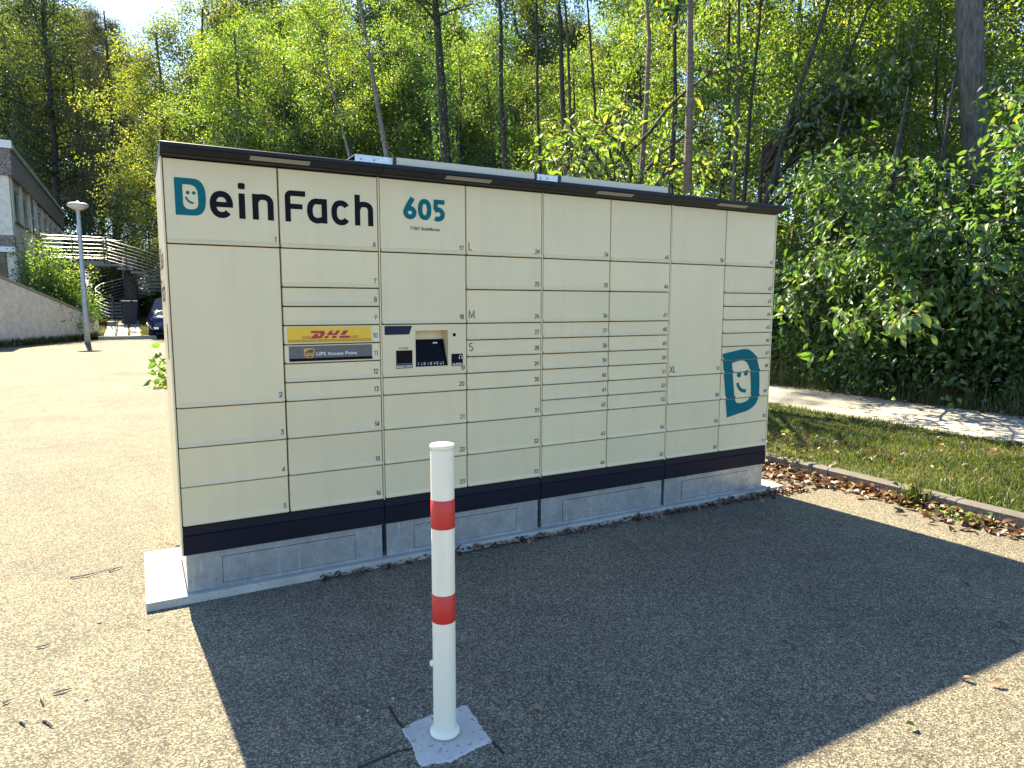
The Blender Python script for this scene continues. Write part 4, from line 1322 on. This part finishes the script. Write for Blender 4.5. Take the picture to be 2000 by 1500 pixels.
F += [tuple(range(K)), tuple(range((len(secs) - 1) * K, len(secs) * K))[::-1]]
cb = mesh('car_body', V, F, True); bm = bmesh.new(); bm.from_mesh(cb); bmesh.ops.recalc_face_normals(bm, faces=bm.faces[:]); bm.to_mesh(cb); bm.free()
CB = obj('car_body', cb, 'car_paint', CR); md = CB.modifiers.new('sub', 'SUBSURF'); md.levels = 2; md.render_levels = 2
for s in (-1, 1):
    hl = obj('headlight', mesh('headlight', [(s * .46, .055, .70), (s * .74, .20, .76), (s * .80, .36, .80), (s * .78, .36, .70), (s * .70, .15, .64), (s * .46, .035, .64)], [(0, 1, 2, 3, 4, 5)]), 'headlight', CR)
    fo = obj('fog_lamp', mesh('fog_lamp', [(s * .56, .015, .46), (s * .74, .07, .48), (s * .72, .06, .39), (s * .57, .015, .39)], [(0, 1, 2, 3)]), 'headlight', CR)
    for o_ in (hl, fo):
        so_ = o_.modifiers.new('sol', 'SOLIDIFY'); so_.thickness = .03; so_.offset = 0
    for yw in (.85, 3.55):
        wh = thing('wheel', 'x', 'x'); del wh['label']; del wh['category']; wh.parent = CR
        v, f = tube([(s * .68, yw, .33), (s * .70, yw, .33), (s * .89, yw, .33), (s * .91, yw, .33)], [.29, .33, .33, .29], 24); obj('tyre', mesh('tyre', v, f, True), 'tyre', wh)
        v, f = tube([(s * .80, yw, .33), (s * .925, yw, .33)], .22, 18); obj('rim', mesh('rim', v, f), 'steel_rail', wh)
gr = box('grille', -.42, .42, -.012, .05, .50, .66, 'black_plastic', CR, .01)
box('number_plate', -.26, .26, -.03, -.013, .36, .46, 'white_print', CR)
ws = obj('windscreen', mesh('windscreen', [(-.74, 1.47, 1.10), (.74, 1.47, 1.10), (.58, 2.12, 1.545), (-.58, 2.12, 1.545)], [(0, 1, 2, 3)]), 'car_glass', CR); ws.location = (0, -.03, .03)

# ---- shrubs and trees of the far side
shrub(2, (-3.0, 27.5, .55), 1.0, 1.02, 'leaf_bright', 'tall sunlit shrub growing behind the ramp wall coping')
shrub(0, (-2.25, 27.7, .45), 2.0, .75, 'leaf_cherry', 'low rounded green bush between the tall shrub and the street lamp')
for i in range(9):
    shrub(i % 3, (-3.6 + i * 1.1 + rf_.uniform(-.3, .3), 36.6 + rf_.uniform(-.5, .8), .6), rf_.uniform(0, 6), 1.15, 'leaf_shaded', 'dark shrub in the shade behind the spiral stair', 'shrubs behind the spiral stair')
filler(2, (1.25, 35.6, .5), .7, .46, 'bark_dark', 'leaf_maple', 'small yellow green tree lit by sun beside the spiral stair', None, 'small_tree')
LEFT = [
    (88, 0, 113, 430, 48, .36, 24, 'bark_dark', 'leaf_shaded', 'stout dark forked tree towering behind the pale building', dict(crown_r=5.0, crown0=.34, nlimb=46, ntwig=16, per=26)),
    (152, 250, 171, 430, 50, .20, 20, 'bark_dark', 'leaf_shaded', 'dark slender tree between the stout forked tree and the larch', dict(crown_r=3.6, crown0=.36, nlimb=38, ntwig=14, per=24)),
    (205, 0, 222, 430, 46, .20, 21, 'bark_dark', 'leaf_larch', 'tall larch with straight dark trunk and thin drooping sprays', dict(crown_r=4.2, crown0=.32, nlimb=60, ntwig=18, per=40, leaf=.14, droop=1.1, rise=.12, profile='cone', ratio=.16, spread=.16, twig=1.0)),
    (22, 200, 36, 420, 52, .22, 22, 'bark_dark', 'leaf_shaded', 'dark tree partly hidden by the pale building roof edge', dict(crown_r=4.4, crown0=.34, nlimb=40, ntwig=15, per=24)),
]
for i, (u0, v0, u1, v1, dep, r0, zt_, bk, lf, lab, kw) in enumerate(LEFT):
    base, P = trunk_line(u0, v0, u1, v1, dep, .6, zt_, .08, 600 + i)
    a = dict(seed=640 + i, trunk=P, r0=r0, r1=r0 * .25, leaf=.20, droop=.4, rise=.4, twig=1.3, spread=.28, tint=(0, .9)); a.update(kw)
    w_, l_ = gen_tree(**a); plant_tree('tall_tree', lab, tuple(base), w_, l_, bk, lf)
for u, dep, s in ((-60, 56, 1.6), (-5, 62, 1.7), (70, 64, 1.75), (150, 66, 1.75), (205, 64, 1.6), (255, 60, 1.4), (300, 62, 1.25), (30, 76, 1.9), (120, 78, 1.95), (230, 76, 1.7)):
    fill_px(u, dep, 3, s, 'leaf_shaded', 'bark_dark', 'dark broadleaf tree in the wood behind the pale building', 'trees behind the pale building')
fill_px(322, 37, 1, 1.20, 'leaf_maple', 'bark_dark', 'golden green maple with sunlit crown behind the locker corner', None)
fill_px(415, 39, 1, 1.36, 'leaf_maple', 'bark_dark', 'taller golden green maple with sky gaps next to the smaller maple', None)
fill_px(285, 44, 0, .80, 'leaf_shaded', 'bark_dark', 'dark low tree between the larch and the smaller maple', None)
# ------------------------------------------------------------------ grass, weeds, fallen leaves, twigs


def blades(rng, P, h, w, lean=.5, tint=(0, .9)):
    n = len(P); a = rng.uniform(0, 6.28, n); S = np.stack([np.cos(a), np.sin(a), np.zeros(n)], 1); b = rng.uniform(0, 6.28, n)
    Lz = np.stack([np.cos(b), np.sin(b), np.zeros(n)], 1) * (rng.uniform(.1, 1, n) * lean * h)[:, None]
    up = np.array([0, 0, 1.0]) * h[:, None]
    v = np.stack([P - S * w[:, None], P + S * w[:, None], P + up * .6 + Lz * .35 + S * w[:, None] * .6, P + up * .6 + Lz * .35 - S * w[:, None] * .6, P + up * .97 + Lz], 1)
    F = np.array([[0, 1, 2], [0, 2, 3], [3, 2, 4]])
    return v.reshape(-1, 3), (F[None] + (np.arange(n) * 5)[:, None, None]).reshape(-1, 3), np.repeat(rng.uniform(tint[0], tint[1], n), 5)


rg = np.random.default_rng(9)
n = 95000
xs = KX + .10 + (7.36 - KX - .10) * rg.random(n); ys = -3.2 + 12 * rg.random(n) ** 1.3
P = np.stack([xs, ys, np.full(n, .082)], 1)
patch = .5 + .5 * np.sin(xs * 3.1 + np.sin(ys * 2.3) * 1.7) * np.sin(ys * 2.7 + xs)
h = (.022 + .04 * rg.random(n)) * (.6 + .7 * patch); 
g1 = blades(rg, P, h, np.full(n, .0028) + .002 * rg.random(n), .9, (0, 1))
g1[2][:] = np.repeat(np.clip(.15 + .75 * (1 - patch) * (.5 + .5 * np.sin(xs * 1.3 + ys * .9)) + rg.normal(size=len(xs)) * .22, 0, 1), 5)
tag(obj('verge_grass', np_mesh('verge_grass', *g1), 'grass_blade'), 'short mown grass with dry patches on the verge', 'grass', kind='stuff')
n = 15000
xs = 9.08 + np.abs(rg.normal(size=n)) * .35; ys = -3 + 20 * rg.random(n) ** 1.2
P = np.stack([xs, ys, np.full(n, .082)], 1); h = (.06 + .24 * rg.random(n) ** 2) * np.clip((xs - 9.0) * 3.2, .35, 1.5)
g2 = blades(rg, P, h, np.full(n, .005), .8, (0, 1))
n = 420
xs = 9.2 + .6 * rg.random(n); ys = -2 + 9 * rg.random(n)
g3 = blades(rg, np.stack([xs, ys, np.full(n, .08)], 1), .4 + .45 * rg.random(n), np.full(n, .0035), .45, (.7, 1))
tag(obj('tall_grass', np_mesh('tall_grass', *join_np([g2, g3])), 'grass_blade'), 'tall uncut grass along the far edge of the footpath', 'grass', kind='stuff')
n = 5000
xs = -3.7 + 4.05 * rg.random(n); ys = 27.02 + 6 * rg.random(n); ok = ~((xs > -1.24) & (xs < .02) & (rg.random(n) < .85)); xs, ys = xs[ok], ys[ok]; n = len(xs)
g4 = blades(rg, np.stack([xs, ys, .09 + (ys - 27) / 6.2 * .52], 1), .06 + .10 * rg.random(n), np.full(n, .012), .8, (.3, 1))
tag(obj('lawn_grass', np_mesh('lawn_grass', *g4), 'grass_blade'), 'sunlit lawn grass beside the paved garden path', 'grass', kind='stuff')
n = 2600
t = rg.random(n) * (LW + 1.2) - .8; off = np.abs(rg.normal(size=n)) * .12 + .05
nrm = np.array([dv[1], -dv[0]]); nrm = nrm if nrm[1] < 0 else -nrm
xs = Bw[0] + dv[0] * t + nrm[0] * off; ys = Bw[1] + dv[1] * t + nrm[1] * off
g5 = blades(rg, np.stack([xs, ys, np.zeros(n)], 1), (.08 + .25 * rg.random(n) ** 2), np.full(n, .018), .9, (0, .8))
tag(obj('wall_weeds', np_mesh('wall_weeds', *g5), 'grass_blade'), 'weeds growing along the foot of the ramp wall', 'weeds', kind='stuff')


def litter(rng, P, size, lift=.4):
    n = len(P); a = rng.uniform(0, 6.28, n); D = np.stack([np.cos(a), np.sin(a), rng.normal(size=n) * lift], 1)
    V, F, k = leaf_arrays(rng, P, D, size, ratio=.62, fold=.28, curl=.30, big=True, up_bias=2.0)
    return V, F, np.repeat(rng.uniform(0, 1, n), k)


# leaf drift along the kerb and the slab front
n = 2000
ys = -2.6 + 6.4 * rg.random(n); wdt = np.clip(.28 + .12 * np.sin(ys * 2.1) + .10 * np.sin(ys * 5.3 + 1), .16, .6)
xs = KX - .015 - np.abs(rg.normal(size=n)) * wdt * .48
zz = .012 + .055 * np.exp(-(KX - xs) / .13) * rg.random(n)
k1 = litter(rg, np.stack([xs, ys, zz], 1), rg.uniform(.028, .085, n))
n = 620
xs = np.clip(4.32 - 3.7 * rg.random(n) ** 1.9, .62, 4.3); ys = -.050 - np.abs(rg.normal(size=n)) * (.012 + .030 * np.clip((xs - 1.6) / 2.6, 0, 1))
k2 = litter(rg, np.stack([xs, ys, .010 + .014 * rg.random(n)], 1), rg.uniform(.022, .048, n))
n = 260
xs = rg.uniform(KX + .12, 7.2, n); ys = rg.uniform(-2.5, 4.5, n)
k3 = litter(rg, np.stack([xs, ys, np.full(n, .115)], 1), rg.uniform(.05, .085, n))
n = 500
xs = 9.18 + rg.normal(size=n) * .10; ys = rg.uniform(-2.5, 9, n)
k4 = litter(rg, np.stack([xs, ys, np.full(n, .100)], 1), rg.uniform(.04, .08, n))
tag(obj('leaf_litter', np_mesh('leaf_litter', *join_np([k1, k2, k3, k4])), 'dry_leaf'), 'brown dry leaves drifted along the kerb and slab edge', 'leaf litter', kind='stuff')

# single leaves lying on the asphalt in the locker shadow
LV = [(1356, 1132, .035), (1090, 1080, .03), (1040, 1383, .04), (1557, 1268, .03), (1945, 1222, .05), (1418, 1247, .025), (1527, 1252, .03), (1453, 1275, .025), (1960, 1340, .05), (1768, 1422, .045), (1045, 1132, .03), (1600, 1155, .03), (1885, 1144, .04), (1900, 1332, .04), (1690, 1360, .04), (1120, 1205, .03), (562, 1435, .035)]
for i, (u, v, s) in enumerate(LV):
    p = at_z(u, v, .004); r = np.random.default_rng(70 + i)
    V, F, T = litter(r, np.zeros((1, 3)), np.array([s]), .1)
    V[:, 2] -= V[:, 2].min(); T = np.full(len(T), [.25, .6, .9][i % 3])
    o = obj('fallen_leaf', np_mesh('fallen_leaf', V, F, T), 'grass_blade' if i in (4, 9) else 'dry_leaf'); o.location = (p[0], p[1], .003)
    tag(o, 'green fallen leaf lying on the asphalt near the shadow edge' if i in (4, 9) else 'single small brown fallen leaf lying on the dark shaded asphalt', 'leaf', 'green leaves on the asphalt' if i in (4, 9) else 'brown leaves on the asphalt')
# white pebbles / crumbs
for i, (u, v, s) in enumerate([(1620, 1253, .008), (1411, 1405, .008), (195, 1215, .010), (168, 1366, .008), (700, 1400, .008), (768, 1364, .008), (718, 1388, .007), (290, 1229, .009)]):
    p = at_z(u, v, .003); bm = bmesh.new(); bmesh.ops.create_icosphere(bm, subdivisions=1, radius=s)
    for q in bm.verts: q.co *= random.Random(i * 31 + q.index).uniform(.75, 1.2); q.co.z *= .6
    me = bpy.data.meshes.new('pebble'); bm.to_mesh(me); bm.free(); o = obj('pebble', me, 'pebble_grey'); o.location = (p[0], p[1], .003)
    tag(o, 'small pale pebble lying loose on the asphalt', 'pebble', 'pale pebbles on the asphalt')
# twigs on the sunlit asphalt
TW = [([(137, 1128), (170, 1124), (190, 1117), (218, 1110)], 'long thin forked twig lying on the sunlit asphalt beside the slab'), ([(213, 1116), (228, 1110), (240, 1106)], 'short twig crossing the tip of the long forked one'),
      ([(104, 1354), (122, 1350), (140, 1344)], 'straight pale twig on the sunlit asphalt below the pebble'), ([(80, 1358), (82, 1367), (85, 1376)], 'curved pale twig piece lying beside the straight one'),
      ([(6, 1374), (14, 1370), (24, 1365)], 'short blunt twig piece on the asphalt far from the slab'), ([(38, 1406), (44, 1411), (49, 1416)], 'stubby bent pale twig among the three loose ones'), ([(84, 1405), (94, 1411), (102, 1418)], 'dark tapered twig among the three loose ones'),
      ([(72, 1264), (85, 1262), (97, 1258)], 'light splinter like twig lying alone on sunlit asphalt'), ([(1968, 1246), (1985, 1252), (2002, 1260)], 'pale stick reaching into the locker shadow on the asphalt'), ([(912, 1078), (935, 1081), (960, 1083)], 'thin pale grass stalk on the asphalt before the plinth'), ([(1445, 1358), (1465, 1352), (1485, 1342)], 'fine dry stalk lying on the shaded asphalt')]
for i, (px, lab) in enumerate(TW):
    pts = [at_z(a, b, .006) for a, b in px]; thin = i in (9, 10)
    r = .0022 if thin else .0042
    o = tube_obj('twig', [p + np.array([0, 0, (.004 if j == 1 else 0)]) for j, p in enumerate(pts)], [r, r * .9] + [r * .5] * (len(pts) - 2), 'bark_pale', None, 6); tag(o, lab, 'twig', 'twigs on the asphalt')

# weeds at the kerb


def tuft(name, label, loc, n, h, w, leafy=0, seed=0, leafm='grass_blade', sp=.06, cat='weed', lsize=.05, rise=.10):
    r = np.random.default_rng(seed); P = np.stack([r.normal(size=n) * sp, r.normal(size=n) * sp, np.zeros(n)], 1)
    parts = [blades(r, P, h * r.uniform(.5, 1.1, n), np.full(n, w), .8, (.2, .8))]
    t = thing(name, label, cat, loc)
    tag(obj('blades', np_mesh('blades', *parts[0]), 'grass_blade', t), kind='stuff')
    if leafy:
        P = np.stack([r.normal(size=leafy) * sp * 1.5, r.normal(size=leafy) * sp * 1.5, np.abs(r.normal(size=leafy)) * rise + .02], 1); a = r.uniform(0, 6.28, leafy)
        V, F, k = leaf_arrays(r, P, np.stack([np.cos(a), np.sin(a), r.normal(size=leafy) * .3], 1), r.uniform(.7, 1.3, leafy) * lsize, .75, big=True)
        obj('leaves', np_mesh('leaves', V, F, np.repeat(r.uniform(.3, .9, leafy), k)), leafm, t)
    return t


p = at_z(1796, 985, .0); tuft('weed_tuft', 'tall green grass tuft rising over the kerb edge', (KX - .05, p[1], 0), 60, .26, .006, 26, 1, sp=.045)
for i, (u, v) in enumerate(((1855, 1003), (1885, 1012), (1915, 1022))):
    p = at_z(u, v, 0); tuft('ground_weed', 'low leafy green weed growing among dry leaves at the kerb', (KX - .10, p[1], 0), 6, .06, .003, 34, 10 + i, sp=.045, lsize=.035, leafm='leaf_cherry', rise=.02)['group'] = 'weeds at the kerb'
p = at_z(1590, 903, 0); tuft('kerb_weed', 'leafy weed spilling over the kerb beside the slab corner', (KX + .06, p[1], .09), 30, .12, .004, 60, 20, sp=.08, lsize=.045)

# plants behind the left rear corner of the locker
p = at_z(318, 757, 0); tuft('yard_weed', 'small sunlit weed sprouting from the asphalt behind the locker corner', (p[0] + .03, p[1], 0), 30, .16, .006, 110, 30, 'leaf_bright', .09, lsize=.06)
bs = at_y(322, 715, 1.55)
SB = thing('leaning_sapling', 'leafy sapling spray peeking out behind the locker rear corner', 'sapling', (.42, 1.75, 0))
r = np.random.default_rng(44); tl = []; S = []; D = []; L = []
for tu, tv in ((298, 690), (303, 715), (315, 735), (318, 690)):
    tg = at_y(tu + 6, tv, 1.75) - np.array([.42, 1.75, 0]); mid = tg * .55 + np.array([.06, 0, .16])
    tl.append(([np.array([0, 0, 0.]), np.array([0.02, 0, .25]), mid, tg], [.009, .008, .006, .003], 5))
    for q in range(4):
        t_ = r.uniform(.3, 1); S.append(mid + (tg - mid) * t_); D.append(unit(tg - mid + r.normal(size=3) * .12)); L.append(.10)
obj('stem', mesh('stem', *tubes_np(tl), True), 'bark_dark', SB)
obj('leaves', np_mesh('leaves', *twig_leaves(r, np.array(S), np.array(D), np.array(L), 3, .065, .7, .025, True, .6, (0, .6))), 'leaf_bright', SB)

# cracks in the old asphalt
for i, px in enumerate([[(0, 803), (22, 793), (45, 788), (70, 783), (85, 776)], [(700, 1500), (740, 1482), (775, 1468), (806, 1462)], [(962, 1449), (975, 1462), (985, 1472)], [(760, 1380), (772, 1400), (780, 1413), (790, 1422)], [(40, 845), (70, 812), (95, 790), (100, 765)]]):
    pts = [at_z(a, b, .002)[:2] for a, b in px]
    V, F = ribbon(pts, .004 if i else .010); me = mesh('crack', [(a, b, .0028) for a, b in V], F)
    o = obj('crack', me, 'gap_dark', bpy.data.objects['asphalt_yard'])
